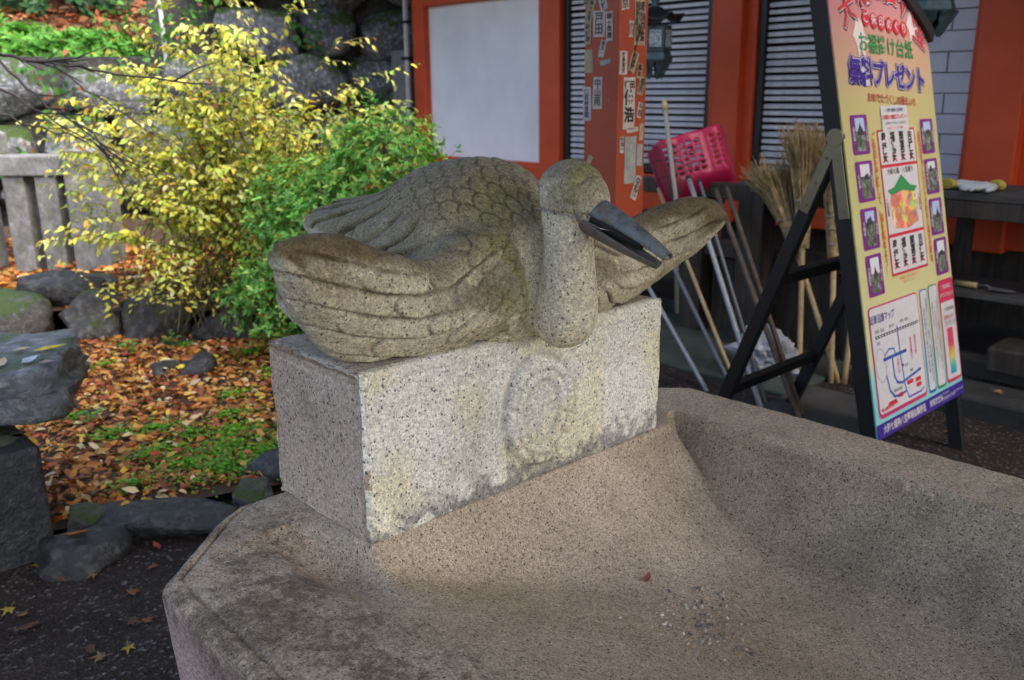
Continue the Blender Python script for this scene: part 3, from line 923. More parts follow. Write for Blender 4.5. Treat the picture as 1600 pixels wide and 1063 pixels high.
# ------------------------------------------------------------------ bronze hanging lanterns
def bronze_mat():
    t = NT('verdigris_bronze')
    n = t.noise(12, 6, .7)
    c = t.mix(t.ramp(n, [(.35, 0), (.62, 1)]), (.02, .034, .038), (.075, .135, .155))
    t.color(c); t.rough(.6); t.p.inputs['Metallic'].default_value = .25; t.bump(t.noise(60, 4), .3, .003)
    return t.m
M_BRONZE = bronze_mat()
M_DBRONZE = plain('dark_bronze', (.02, .022, .026), .55, .3)
def lamp_paper_mat():
    t = NT('lantern_fretwork'); v = t.voro(60, feature='DISTANCE_TO_EDGE')
    t.color(t.mix(t.ramp(v, [(.05, 0), (.12, 1)]), (.05, .09, .10), (.42, .50, .55))); t.rough(.5); return t.m
M_FRET = lamp_paper_mat()
def lantern(loc, label):
    r = empty('hanging_lantern', loc, R(12))
    n = 6
    MB().lathe([(.115, .0), (.118, .02), (.118, .155), (.112, .175)], n).build('body', M_BRONZE, r, bevel=.004)
    for k in range(n):
        a = 2*math.pi*(k+.5)/n; c = .106
        Mx = Matrix.Rotation(a, 4, 'Z') @ Matrix.Translation((c-.002, 0, .088)) @ Matrix.Rotation(R(90), 4, 'Y')
        MB().box((-.055, -.040, 0), (.055, .040, .007), Mx).build('fretwork_pane', M_FRET, r)
    MB().lathe([(.125, -.055), (.128, -.045), (.112, -.005), (.112, .004)], n).build('base_ring', M_BRONZE, r)
    # hexagonal curved roof with upturned corners
    vs = []; fs = []; rings = [(.03, .285), (.07, .25), (.13, .215), (.19, .195)]
    m = 24
    for j, (rad, z) in enumerate(rings):
        for k in range(m):
            a = 2*math.pi*k/m; corner = abs(math.cos(3*a)); rr = rad*(.86+.18*corner**3); zz = z+.045*(corner**6)*(rad/.19)**2
            vs.append((rr*math.cos(a), rr*math.sin(a), zz))
    for j in range(3):
        for k in range(m): fs.append((j*m+k, j*m+(k+1) % m, (j+1)*m+(k+1) % m, (j+1)*m+k))
    rf = MB().add(vs, fs).build('roof', M_DBRONZE, r, True)
    s = rf.modifiers.new('thick', 'SOLIDIFY'); s.thickness = .012
    MB().lathe([(.02, .28), (.03, .30), (.018, .315), (.04, .345), (.036, .375), (.012, .40), (.008, .425)], 14).build('finial', M_BRONZE, r, True)
    MB().tube([(0, 0, .42), (0, 0, 1.25)], .006, 6).build('hanging_chain', M_DBRONZE, r)
    # skirt of leaf-shaped feet
    for k in range(n):
        a = 2*math.pi*k/n
        Mx = Matrix.Rotation(a, 4, 'Z') @ Matrix.Translation((.115, 0, -.05)) @ Matrix.Rotation(R(28), 4, 'Y') @ Matrix.Rotation(R(90), 4, 'Y') @ Matrix.Rotation(R(0), 4, 'Z')
        poly = [(0, -.055), (.0, .055), (.045, .05), (.07, .03), (.115, .028), (.14, 0), (.115, -.028), (.07, -.03), (.045, -.05)]
        MB().prism(poly, .008, Mx).build('foot', M_BRONZE, r)
    tag(r, label, 'lantern', 'bronze lanterns hanging under the eaves')
    return r
lantern((4.3, 2.80, 1.78), 'verdigris bronze lantern half hidden behind the stickered post')
lantern((4.1, .86, 1.96), 'verdigris bronze lantern hanging above and behind the yellow sign')

# ------------------------------------------------------------------ lettering helper
def text_obj(name, body, size, mat, M, parent, inv=None, bold=0.0, sx=1.0, align='CENTER', vertical=False, thick=0.0):
    cu = bpy.data.curves.new(name, 'FONT')
    cu.body = '\n'.join(body) if vertical else body
    cu.size = size; cu.align_x = align; cu.align_y = 'CENTER'
    cu.offset = bold; cu.resolution_u = 2
    if vertical: cu.space_line = .92
    if thick: cu.extrude = thick
    tmp = bpy.data.objects.new(name, cu); COL.objects.link(tmp)
    dg = bpy.context.evaluated_depsgraph_get()
    me = bpy.data.meshes.new_from_object(tmp.evaluated_get(dg))
    bpy.data.objects.remove(tmp); bpy.data.curves.remove(cu)
    me.materials.clear(); me.materials.append(mat)
    me.transform(M @ Matrix.Diagonal((sx, 1, 1, 1)))
    o = bpy.data.objects.new(name, me); COL.objects.link(o)
    o.parent = parent
    if inv is not None: o.matrix_parent_inverse = inv
    return o
def flat_mat(name, col, rough=.55):
    if name in MATS: return MATS[name]
    return plain(name, col, rough, 0, .05, 30, 0)
INK = flat_mat('black_ink', (.015, .014, .016)); INKB = flat_mat('blue_ink', (.03, .03, .16))
PAPER = [plain('white_paper', (.55, .50, .45), .85, 0, .15, 30, .1), plain('tan_paper', (.42, .33, .21), .85, 0, .2, 30, .1),
         plain('grey_paper', (.36, .36, .34), .85, 0, .2, 30, .1), plain('pinkish_paper', (.56, .46, .42), .85, 0, .12, 30, .1)]

# ------------------------------------------------------------------ pavilion post with pasted paper name slips
post = empty('pavilion_post', (1.894, 1.0715, 0))
tag(post, 'square vermilion wooden post covered with pasted paper name slips, behind the crane head', 'post')
adopt(MB().box((1.811, .988, .0), (1.977, 1.155, 3.24)).build('shaft', M_POST, None, bevel=.006), post)
adopt(MB().box((1.76, .94, .0), (2.03, 1.205, .14)).build('base_stone', M_KERB, None, bevel=.02), post)
SL = [ # y, z, w, h, paper, rot, text, colour
 (1.083,1.777,.058,.091,3,0,'戸田',0), (1.032,1.767,.031,.104,0,2,'柳ヶ岡庫',0), (1.127,1.825,.034,.085,1,-16,'寿々木茂',0),
 (1.138,1.746,.031,.078,1,3,'金村寺',0), (1.064,1.690,.026,.060,0,-12,'清水一',0), (1.133,1.646,.040,.083,1,2,'',0),
 (1.049,1.643,.050,.018,2,8,'',0), (1.085,1.533,.045,.115,0,-1,'中山苑',0), (1.140,1.493,.041,.125,0,1,'□若林清國',1),
 (1.065,1.847,.034,.046,0,18,'大野',1), (1.120,1.285,.024,.032,1,-25,'',0), (1.148,1.860,.024,.03,1,-5,'山',0)]
SRT = [
 (1.842,1.842,.040,.040,0,10,'京',0), (1.928,1.782,.060,.165,1,0,'奉納御寶前祈願成就',0), (1.879,1.757,.022,.057,0,-2,'小川',0),
 (1.838,1.638,.040,.082,0,0,'齋藤寅吉',0), (1.897,1.643,.038,.075,1,-22,'松本勝',0), (1.876,1.494,.068,.189,0,0,'',0),
 (1.932,1.610,.028,.055,1,-8,'高木',0), (1.945,1.556,.030,.066,1,-18,'福井',0), (1.940,1.468,.024,.056,0,-10,'今西',0),
 (1.901,1.397,.066,.018,0,4,'',0), (1.839,1.344,.023,.061,0,0,'竹内一',0), (1.889,1.285,.068,.176,2,0,'',0),
 (1.952,1.386,.022,.062,1,0,'',0), (1.945,1.301,.034,.083,2,0,'',0), (1.930,1.179,.034,.092,0,-22,'◎近江',0)]
INV_POST = Matrix.Translation((-1.894, -1.0715, 0))
def slip(c, z, w, h, pp, rot, txt, ink, face, i):
    if face == 'L': base = Matrix.Translation((1.811, c, z)) @ Matrix(((0,0,-1,0),(-1,0,0,0),(0,1,0,0),(0,0,0,1)))
    else: base = Matrix.Translation((c, .988, z)) @ Matrix(((1,0,0,0),(0,0,-1,0),(0,1,0,0),(0,0,0,1)))
    base = base @ Matrix.Rotation(R(rot), 4, 'Z')
    rnd = random.Random(i*7+(0 if face == 'L' else 100)); j = lambda: rnd.uniform(-.0022, .0022)
    poly = [(-w/2+j(), -h/2+j()), (0, -h/2+j()), (w/2+j(), -h/2+j()), (w/2+j(), 0), (w/2+j(), h/2+j()), (0, h/2+j()), (-w/2+j(), h/2+j()), (-w/2+j(), 0)]
    o = MB().prism(poly, .0012+.0003*(i % 4), base).build('paper_slip', PAPER[pp])
    o.parent = post; o.matrix_parent_inverse = INV_POST
    if txt:
        n = len(txt); cols = [txt] if n < 8 else [txt[n//2:], txt[:n//2]]
        for q, ct in enumerate(cols):
            sz = min(h*.92/len(ct), w/len(cols)*.95)
            Mt = base @ Matrix.Translation(((q-(len(cols)-1)/2)*w*.45, 0, .0024+.0003*(i % 4)))
            text_obj('lettering', ct, sz*1.0, INKB if ink else INK, Mt @ Matrix.Diagonal((1, h*.92/len(ct)/sz, 1, 1)), o, None, bold=sz*.018, vertical=True)
    return o, base
for i, s_ in enumerate(SL): slip(*s_, 'L', i)
for i, s_ in enumerate(SRT):
    o, base = slip(*s_, 'R', i)
    if i == 5:
        text_obj('lettering', '行田', .030, INK, base @ Matrix.Translation((0, .066, .0026)), o, None, bold=.0009)
        text_obj('lettering', '仲', .058, INK, base @ Matrix.Translation((0, .018, .0026)), o, None, bold=.002)
        text_obj('lettering', '浩', .058, INK, base @ Matrix.Translation((0, -.045, .0026)), o, None, bold=.002)
# the pavilion roof this post carries, overhead and out of the picture
roof = empty('pavilion_roof', (.405, -.65, 2.5))
tag(roof, 'wooden roof sheltering the basin, just above the picture', 'roof')
rm = MB()
zc, ze = 4.1, 3.25
x0, x1, y0, y1 = -1.75, 2.85, -8.5, 1.75
rm.add([(x0,y0,ze),(x1,y0,ze),(x1,y1,ze),(x0,y1,ze),(.405,-1.4,zc),(.405,.5,zc)], [(0,1,4),(1,2,5,4),(2,3,5),(3,0,4,5),(0,3,2,1)])
adopt(rm.build('roof_shell', M_DWOOD), roof)
for x, y in ((-1.16, 1.0715), (-1.16, -1.95), (1.894, -1.95)):
    adopt(MB().box((x-.083, y-.083, 0), (x+.083, y+.083, 3.248)).build('post', M_POST, None, bevel=.006), roof)
# ------------------------------------------------------------------ standing advertising board
SGO = Vector((2.364, .136, .25)); LEAN = R(12.3)
sign = empty('standing_sign', (2.78, .45, 0))
tag(sign, 'yellow printed standing sign board with black folding legs beside the brooms', 'sign')
INV_S = Matrix.Translation((-2.78, -.45, 0))
# panel frame: x right along the board, y up the board, z out of its face
PM = Matrix.Translation(SGO) @ Matrix(((1,0,0,0),(0,math.sin(LEAN),-math.cos(LEAN),0),(0,math.cos(LEAN),math.sin(LEAN),0),(0,0,0,1)))
SW, SHS, SHC = .806, 1.52, 1.74
def arch(x): return 1.50 + .29*(1-max(0.0, (x-.10)/(SW-.10))**2.4)
def sg(mb, name, mat, parent=None, bevel=0.0, smooth=False):
    o = mb.build(name, mat, parent or sign, smooth, bevel)
    if o.parent is sign: o.matrix_parent_inverse = INV_S
    return o
M_SBLACK = plain('black_sign_frame', (.010, .010, .011), .5, 0, .2, 20, .1)
M_SIGN = None
def sign_mat():
    t = NT('yellow_print'); y = t.sep(t.tc('Object'), 'Z')
    c = t.ramp(t.math('MULTIPLY', y, .5), [(.18, (.20, .50, .52)), (.235, (.22, .52, .50)), (.275, (.52, .51, .29)), (.55, (.47, .45, .20)), (.74, (.45, .40, .19)), (.80, (.48, .34, .21)), (.92, (.48, .21, .23))])
    t.color(c); t.rough(.38); t.p.inputs['Specular IOR Level'].default_value = .35
    return t.m
M_SIGN = sign_mat()
xs = [SW*i/16 for i in range(17)]
pts = [(0, 0), (SW, 0)] + [(x, arch(x)) for x in reversed(xs)]
panel = sg(MB().prism(pts, .006, PM @ Matrix.Translation((0, 0, -.006))), 'panel', M_SIGN)
for a in (.006, SW-.046):
    sg(MB().box((a, -.02, -.075), (a+.040, arch(a), -.0062), PM), 'stile', M_SBLACK, bevel=.003)
for a in (.0, SW-.05):
    z0 = -.25/math.cos(LEAN)+.0
    sg(MB().box((a+.008, z0, -.070), (a+.042, -.018, -.010), PM), 'front_leg', M_SBLACK, bevel=.003)
cap = MB(); vs = []; fs = []
for i, x in enumerate(xs):
    y = arch(x)
    for dy, dz in ((.002, -.08), (.002, .02), (.045, .02), (.045, -.08)): vs.append(PM @ Vector((x+(x-SW/2)*.09*(dy > .01), y+dy, dz)))
for i in range(16):
    for k in range(4): fs.append((i*4+k, i*4+(k+1) % 4, i*4+4+(k+1) % 4, i*4+4+k))
fs += [(3,2,1,0), (64,65,66,67)]
sg(cap.add(vs, fs), 'arched_cap', M_SBLACK)
sg(MB().box((.046, .45, -.06), (SW-.046, .50, -.0065), PM), 'back_rail', M_SBLACK)
# rear folding frame
def rear(u): return [(u, .425, 1.33), (u, .932, .0)]
for u in (2.392, 3.128):
    sg(MB().bar(*rear(u), .042, .055, side=(1, 0, 0)), 'rear_leg', M_SBLACK, bevel=.004)
    br = MB()
    p = Vector((u-.026, .412, 1.365)); d1 = (Vector((u, .932, 0))-Vector((u, .425, 1.33))).normalized(); d2 = -Vector((0, math.sin(LEAN), math.cos(LEAN)))
    br.bar(p, p+d1*.30, .004, .042, side=(1, 0, 0)); br.bar(p+Vector((-.004, 0, 0)), p+d2*.30+Vector((-.004, 0, 0)), .004, .042, side=(1, 0, 0))
    Mx = Matrix.Translation(p-Vector((.008, 0, 0))) @ Matrix.Rotation(R(90), 4, 'Y')
    br.lathe([(.034, 0), (.034, .016)], 20, Mx)
    for q in (.08, .18, .27):
        for dd in (d1, d2):
            br.lathe([(.006, -.006), (.004, .004)], 8, Matrix.Translation(p+dd*q-Vector((.004, 0, 0))) @ Matrix.Rotation(R(-90), 4, 'Y'))
    sg(br, 'hinge_bracket', plain('brassy_hinge', (.26, .24, .16), .38, .8, .1), bevel=.0015)
for z, v in ((.80, .625), (.287, .822)):
    sg(MB().bar((2.41, v, z), (3.11, v, z), .055, .035, side=(0, -.36, .93)), 'crossbar', M_SBLACK, bevel=.004)

def rr(x0, y0, x1, y1, r=.012, n=4):
    o = []
    for cx, cy, a0 in ((x1-r, y1-r, 0), (x0+r, y1-r, 90), (x0+r, y0+r, 180), (x1-r, y0+r, 270)):
        for k in range(n+1):
            a = R(a0+90*k/n); o.append((cx+r*math.cos(a), cy+r*math.sin(a)))
    return o
def card(name, x0, y0, x1, y1, mat, lift, r=.0, parent=None):
    poly = rr(x0, y0, x1, y1, r) if r else [(x0, y0), (x1, y0), (x1, y1), (x0, y1)]
    mb = MB(); n = len(poly); mb.add([PM @ Vector((x, y, lift)) for x, y in poly], [tuple(range(n))])
    return sg(mb, name, mat, parent or panel)
def ptext(s, x, y, size, mat, lift=.003, bold=0.0, sx=1.0, rot=0, parent=None, vertical=False, sy=1.0, name='lettering'):
    Mt = PM @ Matrix.Translation((x, y, lift)) @ Matrix.Rotation(R(rot), 4, 'Z') @ Matrix.Diagonal((1, sy, 1, 1))
    return text_obj(name, s, size, mat, Mt, parent or panel, None, bold=bold, sx=sx, vertical=vertical)
WHT = flat_mat('print_white', (.50, .50, .54)); RED = flat_mat('print_red', (.50, .02, .04)); GRN = flat_mat('print_green', (.03, .22, .07))
NAVY = flat_mat('print_navy', (.035, .012, .22)); PURP = flat_mat('print_purple', (.16, .015, .20)); ORG = flat_mat('print_orange', (.50, .11, .03))
BRN = flat_mat('print_brown_red', (.33, .05, .03)); BLUE = flat_mat('print_blue', (.03, .10, .40)); PINK = flat_mat('print_pink', (.62, .30, .33)); MAGB = flat_mat('print_magenta', (.42, .02, .12))
# arched heading
for k, (ch, x, y, rt) in enumerate((('大', .130, 1.600, 22), ('和', .262, 1.672, 13), ('七', .365, 1.705, 4), ('福', .470, 1.695, -4), ('神', .570, 1.680, -10), ('八', .640, 1.630, -18), ('宝', .725, 1.535, -28))):
    ptext(ch, x+.006, y-.006, .125, INK, .0022, .004, rot=rt); ptext(ch, x+.002, y-.002, .125, WHT, .0028, .0035, rot=rt); ptext(ch, x, y, .125, RED, .0034, .0015, rot=rt)
# faint white birds behind the heading
for bx, by, sc in ((.205, 1.515, 1.0), (.655, 1.57, .8)):
    poly = [(0, .07), (.03, .05), (.04, .01), (.07, -.02), (.035, -.03), (.03, -.09), (.0, -.05), (-.02, -.095), (-.03, -.03), (-.055, .0), (-.03, .03), (-.02, .06)]
    mb = MB(); mb.add([PM @ Vector((bx+x*sc, by+y*sc, .0016)) for x, y in poly], [tuple(range(len(poly)))])
    sg(mb, 'printed_bird', PINK if False else flat_mat('print_pale', (.62, .55, .55)), panel)
for i, ch in enumerate('ご朱印めぐり'):
    x = .265+i*.063; y = 1.580-.006*i
    mb = MB(); mb.add([PM @ Vector((x+.029*math.cos(2*math.pi*k/20), y+.031*math.sin(2*math.pi*k/20), .0038)) for k in range(20)], [tuple(range(20))])
    d = sg(mb, 'red_disc', RED, panel); ptext(ch, x, y, .046, WHT, .0044, .0006)
ptext('お福掛け台紙', .415, 1.474, .078, GRN, .003, .0014, sx=.98, rot=-3.2)
for off, m, b in ((.0022, NAVY, .0105), (.0028, WHT, .0070), (.0036, NAVY, .0038)):
    ptext('無料プレゼント', .412, 1.360, .104, m, off, b, sx=.88, rot=-4.2)
ptext('おめでたづくしの福まいり', .418, 1.270, .040, BRN, .003, .0008, sx=.86, rot=-4)
# white slip and central illustration
card('white_slip', .305, 1.150, .532, 1.250, WHT, .0040, .003)
ptext('― 大和七福神八宝霊場 ―', .418, 1.232, .016, INKB, .005, .0002); ptext('お福掛け無料プレゼント', .418, 1.205, .0195, RED, .005, .0004)
ptext('ご朱印めぐりの方へさしあげます', .418, 1.182, .0125, INK, .005); ptext('（期間限定・なくなり次第終了）', .418, 1.163, .011, RED, .005)
card('centre_picture', .258, .592, .582, 1.160, RED, .0020)
for y0, y1 in ((1.025, 1.152), (.755, 1.013), (.602, .742)): card('centre_field', .266, y0, .574, y1, WHT, .0026)
for y in (1.088, .672):
    for i, s_ in enumerate(('奉拝', '福徳', '開運', '吉祥')):
        ptext(s_+'天', .305+i*.076, y, .042, INK, .0034, .0012, vertical=True); card('red_seal', .290+i*.076, y-.052, .310+i*.076, y-.026, RED, .0031)
ptext('大和七福　八宝巡り', .42, .995, .026, INK, .0034, .0003)
def picture_mat():
    t = NT('painted_gods_picture'); v = t.tc('Object')
    n = t.voro(26, out='Color'); f = t.noise(14, 3)
    c = t.mix(.62, (.55, .40, .22), n, 'OVERLAY'); c = t.mix(t.ramp(f, [(.45, 0), (.6, .85)]), c, (.50, .10, .07)); c = t.mix(t.ramp(t.noise(22, 3), [(.58, 0), (.68, .8)]), c, (.06, .14, .36))
    t.color(c); t.rough(.5); return t.m
mb = MB(); poly = [(.315, .775), (.44, .765), (.535, .785), (.545, .86), (.515, .925), (.42, .935), (.325, .925), (.300, .86)]
mb.add([PM @ Vector((x, y, .0034)) for x, y in poly], [tuple(range(len(poly)))]); sg(mb, 'painted_figures', picture_mat(), panel)
mb = MB(); poly = [(.290, .925), (.35, .935), (.42, .98), (.49, .935), (.552, .925), (.52, .905), (.42, .918), (.32, .905)]
mb.add([PM @ Vector((x, y, .0040)) for x, y in poly], [tuple(range(len(poly)))]); sg(mb, 'painted_roof', GRN, panel)
for x, s_ in ((.280, '八宝霊場'), (.562, '七福神詣')): ptext(s_, x, .86, .020, INK, .0034, vertical=True)
ptext('※お福掛け台紙は各寺院にて', .40, .576, .014, ORG, .003); ptext('お授けしています。', .40, .559, .013, ORG, .003)
# eight framed temple photographs
def photo_mat(i):
    t = NT('temple_photo_%s' % 'abcdefgh'[i]); z = t.tc('Object')
    n = t.noise(30+3*i, 4, .7, t.mapping((1, 1, 1), (0, 0, i)));
    c = t.ramp(n, [(.34, (.03, .05, .025)), (.5, (.09, .12, .07)), (.58, (.20, .21, .20)), (.7, (.34, .38, .44))])
    t.color(c); t.rough(.45); return t.m
SKYB = [flat_mat('photo_sky_blue', (.34, .44, .62)), flat_mat('photo_sky_white', (.56, .58, .62))]
ROOFM = flat_mat('photo_temple_roof', (.035, .04, .045))
ph = [(.060, 1.075, .188, 1.222), (.060, .898, .190, 1.050), (.058, .718, .186, .874), (.057, .540, .182, .698),
      (.643, 1.048, .762, 1.190), (.646, .880, .768, 1.026), (.650, .708, .772, .860), (.656, .538, .778, .692)]
names = ['長岳寺', '久米寺', '子嶋寺', '小房観音', '談山神社', '當麻寺中之坊', '安倍文殊院', '信貴山']
for i, (x0, y0, x1, y1) in enumerate(ph):
    fr_ = card('photo_frame', x0, y0, x1, y1, PURP, .0022, .008)
    a0, a1 = (x0+.030, x1-.026) if i < 4 else (x0+.026, x1-.026)
    card('photo', a0, y0+.012, a1, y1-.012, photo_mat(i), .0030)
    card('photo_sky', a0, y0+.085+.01*(i % 3), a1, y1-.012, SKYB[i % 2], .0033)
    cx = (a0+a1)/2; yb = y0+.07+.01*(i % 3); hh = (.05, .026, .034, .044, .020, .030, .046, .024)[i]; ww = (1, .8, 1.0, .7, .9, .6, .75, 1.0)[i]; cx += (0, .008, -.006, 0, .004, -.010, .01, 0)[i]; hw_ = (a1-a0)/2*ww*.86
    poly = [(cx-hw_, yb), (cx+hw_, yb+.003), (cx+hw_*.72, yb+hh*.32), (cx+hw_*(.2 if i % 3 == 0 else .55), yb+hh*.72), (cx+hw_*(0 if i % 3 == 0 else .5), yb+hh), (cx-hw_*(.2 if i % 3 == 0 else .55), yb+hh*.72), (cx-hw_*.72, yb+hh*.32)]
    mb = MB(); mb.add([PM @ Vector((x, y, .0037)) for x, y in poly], [tuple(range(len(poly)))]); sg(mb, 'photo_temple', ROOFM, panel)
    ptext(names[i], x0+.015, (y0+y1)/2, .019, WHT, .0034, .0002, vertical=True); ptext('ご朱印所', x1-.012, (y0+y1)/2, .016, WHT, .0034, .0001, vertical=True)
ptext('ご朱印を満願して、福を集めよう！', .222, .875, .036, ORG, .003, .0008, vertical=True, sx=.85, sy=1.04)
ptext('記念品をプレゼントきめる八福の宝霊場', .622, .87, .031, ORG, .003, .0008, vertical=True, sx=.85, sy=1.05)
# railway map
card('map_border', .030, .074, .452, .504, MAGB, .0020, .022); card('map_field', .038, .090, .446, .498, WHT, .0026, .018)
ptext('近鉄沿線マップ', .135, .452, .036, INKB, .0034, .0006, sx=.8)
def line(pts, w, mat, lift, name='map_line'):
    mb = MB()
    for (xa, ya), (xb, yb) in zip(pts[:-1], pts[1:]):
        d = Vector((xb-xa, yb-ya)).normalized(); n = Vector((-d.y, d.x))*w/2; e = d*w*.3
        q = [(xa-e.x+n.x, ya-e.y+n.y), (xa-e.x-n.x, ya-e.y-n.y), (xb+e.x-n.x, yb+e.y-n.y), (xb+e.x+n.x, yb+e.y+n.y)]
        mb.add([PM @ Vector((x, y, lift)) for x, y in q], [(0, 1, 2, 3)])
    return sg(mb, name, mat, panel)
line([(.065, .385), (.43, .385)], .011, INK, .0034); 
for i in range(16): line([(.072+i*.023, .385), (.082+i*.023, .385)], .006, WHT, .0038, 'map_dash')
line([(.245, .40), (.250, .275), (.262, .16), (.285, .105), (.40, .105)], .008, BLUE, .0034)
line([(.11, .292), (.30, .292)], .013, BLUE, .0036); line([(.18, .292), (.182, .215), (.20, .185), (.24, .175), (.41, .195)], .010, BLUE, .0035)
line([(.12, .225), (.135, .165), (.17, .135), (.22, .130), (.262, .135)], .010, BLUE, .0035); line([(.12, .305), (.16, .325), (.20, .32), (.212, .292)], .006, BLUE, .0035)
line([(.085+.04*math.cos(a/3), .275+.065*math.sin(a/3)) for a in range(20)], .0025, flat_mat('print_grey', (.2, .2, .22)), .0033)
for x, y in ((.12, .292), (.16, .292), (.215, .292), (.26, .292), (.29, .292), (.35, .187), (.40, .194), (.2, .131), (.262, .24), (.16, .14)):
    card('map_stop', x-.006, y-.005, x+.006, y+.005, INKB, .0040)
for x, y, w in ((.11, .108, .07), (.20, .123, .04), (.28, .155, .055), (.355, .150, .05), (.36, .128, .045)): card('map_badge', x, y, x+w, y+.017, RED, .0040, .006); 
for x, y, s_ in ((.345, .29, '奈良交通バス'), (.385, .30, '室生口大野'), (.222, .245, '大和八木')): ptext(s_, x, y, .017, RED, .0042, .0003, vertical=True)
for x, y, s_ in ((.10, .405, '京都・奈良'), (.20, .408, '西大寺'), (.31, .412, '生駒・難波'), (.08, .36, '大阪'), (.29, .235, '桜井'), (.20, .155, '橿原神宮前'), (.41, .11, '吉野'), (.33, .205, '榛原')): ptext(s_, x, y, .015, INK, .0042)
ptext('●は最寄り駅です', .12, .105-.0, .018, RED, .0043, .0002)
# three tall cards
card('blue_border', .472, .072, .540, .505, BLUE, .0020, .014); card('blue_card', .477, .084, .535, .500, WHT, .0026, .012)
card('green_border', .556, .072, .640, .510, GRN, .0020, .014); card('green_card', .561, .084, .635, .505, WHT, .0026, .012)
card('red_border', .654, .074, .800, .515, flat_mat('print_crimson', (.50, .02, .08)), .0020, .016); card('red_card', .661, .088, .793, .420, WHT, .0026, .010)
for x, s_ in ((.520, '霊場めぐりのご案内・朱印帳お持ちの方'), (.496, '受付時間午前九時から午後四時')): ptext(s_, x, .29, .021, INK, .0034, vertical=True, sx=.8)
for x, s_, m in ((.620, '八宝めぐりの満願記念品贈呈のお知らせ', INK), (.600, '近鉄電車でお越しの方は', RED), (.578, '各駅から徒歩・バスをご利用下さい', INK)): ptext(s_, x, .30, .019, m, .0034, vertical=True, sx=.8)
ptext('ご朱印帳に', .727, .482, .022, WHT, .0034, .0003); ptext('ダブルプレゼント', .727, .448, .020, WHT, .0034, .0004, sx=.85)
ptext('八宝霊場満願', .735, .385, .018, INK, .0034, sx=.9); ptext('プレゼント', .735, .325, .028, INK, .0034, .0003, sx=.8); ptext('記念品しおり', .728, .352, .019, RED, .0034, .0003, sx=.9)
def rainbow_mat():
    t = NT('rainbow_print'); w = t.n.new('ShaderNodeTexNoise'); w.inputs['Scale'].default_value = 9
    z = t.sep(t.tc('Object'), 'Z'); f = t.math('ADD', t.math('MULTIPLY', t.math('SUBTRACT', z, .30), 4.2), t.math('MULTIPLY', t.noise(20, 3), .25))
    t.color(t.ramp(f, [(.1, (.10, .05, .35)), (.3, (.03, .15, .45)), (.5, (.05, .40, .35)), (.68, (.60, .50, .05)), (.9, (.55, .05, .10))])); t.rough(.4); return t.m
card('rainbow_strip', .695, .108, .752, .305, rainbow_mat(), .0034)
# foot band
card('foot_band', .0, .001, SW, .058, NAVY, .0016)
ptext('大和七福神八宝霊場会事務局', .235, .029, .036, WHT, .0034, .0008, sx=.80); ptext('安倍文殊院', .525, .030, .030, WHT, .0034, .0005, sx=.85)
ptext('〒633-0054', .62, .044, .013, WHT, .0034); ptext('奈良県桜井市阿部', .645, .022, .016, WHT, .0034); ptext('TEL 0744-43-0002', .75, .030, .013, WHT, .0034)

# ------------------------------------------------------------------ tool rack, poles, brooms
rack = empty('tool_rack', (3.9, 1.8, 0))
tag(rack, 'dark weathered wooden rack of thick posts and rails holding the brooms', 'rack')
def at_root(mb, root, name, mat, bevel=0.0, smooth=False):
    return adopt(mb.build(name, mat, None, smooth, bevel), root)
for x, y0, y1, zt in ((3.80, 1.57, 1.745, 1.02), (3.92, 2.07, 2.235, 1.0), (3.95, .95, 1.10, .95), (4.0, 2.75, 2.9, 1.0)):
    at_root(MB().box((x, y0, .0), (x+.15, y1, zt)), rack, 'post', M_DWOOD, .012)
for z in (.52, .88):
    at_root(MB().box((3.955+.002*(z > .6), .80, z), (4.03, 3.0, z+.10)), rack, 'rail', M_DWOOD, .008)
bx = MB().box((4.02, .82, .0), (4.30, 2.05, .50)); at_root(bx, rack, 'back_board', M_DWOOD, .01)
cr = MB().box((4.05, 2.35, .36), (4.55, 3.15, .62)).build('wooden_crate', vermilion('dull_red_paint', (.24, .06, .035), .5), None, bevel=.01)
tag(cr, 'dull red low wooden trough behind the poles, under the crane wing', 'trough')
M_ALU = plain('aluminium_pole', (.30, .305, .32), .45, .4, .08, 20, .03); M_GREYP = plain('grey_painted_pole', (.15, .155, .175), .5, .2)
def pole(name, foot, via, length, rad, mat, label, nodes=False, extra=None):
    f = Vector(foot); d = (Vector(via)-f).normalized(); top = f+d*length
    r = empty(name, foot); pts = [f+d*(length*i/8) for i in range(9)]
    sag = Vector((0, 0, 0))
    o = MB().tube(pts, rad, 10).build('shaft', mat, None, True); adopt(o, r)
    if nodes:
        for i in range(1, int(length/.17)):
            c = f+d*(i*.17+.03*math.sin(i*3)); adopt(MB().tube([c-d*.006, c, c+d*.006], [rad*.9, rad*1.22, rad*.9], 10).build('node', M_BAMBOO, None, True), r)
    else:
        adopt(MB().tube([top-d*.004, top+d*.02], rad*1.12, 10).build('end_cap', M_BLACK, None, True), r)
    tag(r, label, 'pole', 'poles and sticks leaning on the rack')
    return r, top, d
pole('aluminium_pole', (3.0, 1.345, 0), (3.25, 1.843, .296), 1.05, .013, M_ALU, 'pale aluminium pole leaning lowest, just right of the granite block')
pole('grey_pole', (3.25, 1.387, 0), (3.5, 1.94, .471), 1.30, .013, M_GREYP, 'dull grey pole beside the bamboo cane, under the crane wing tip')
pole('bamboo_cane', (3.292, 1.38, 0), (3.55, 1.885, .508), 1.40, .012, M_BAMBOO, 'bare bamboo cane leaning beside the grey pole under the wing', True)
pole('aluminium_pole', (2.955, .99, 0), (3.4, 1.655, .708), 1.55, .015, M_ALU, 'long bright aluminium pole whose foot stands behind the sign leg')
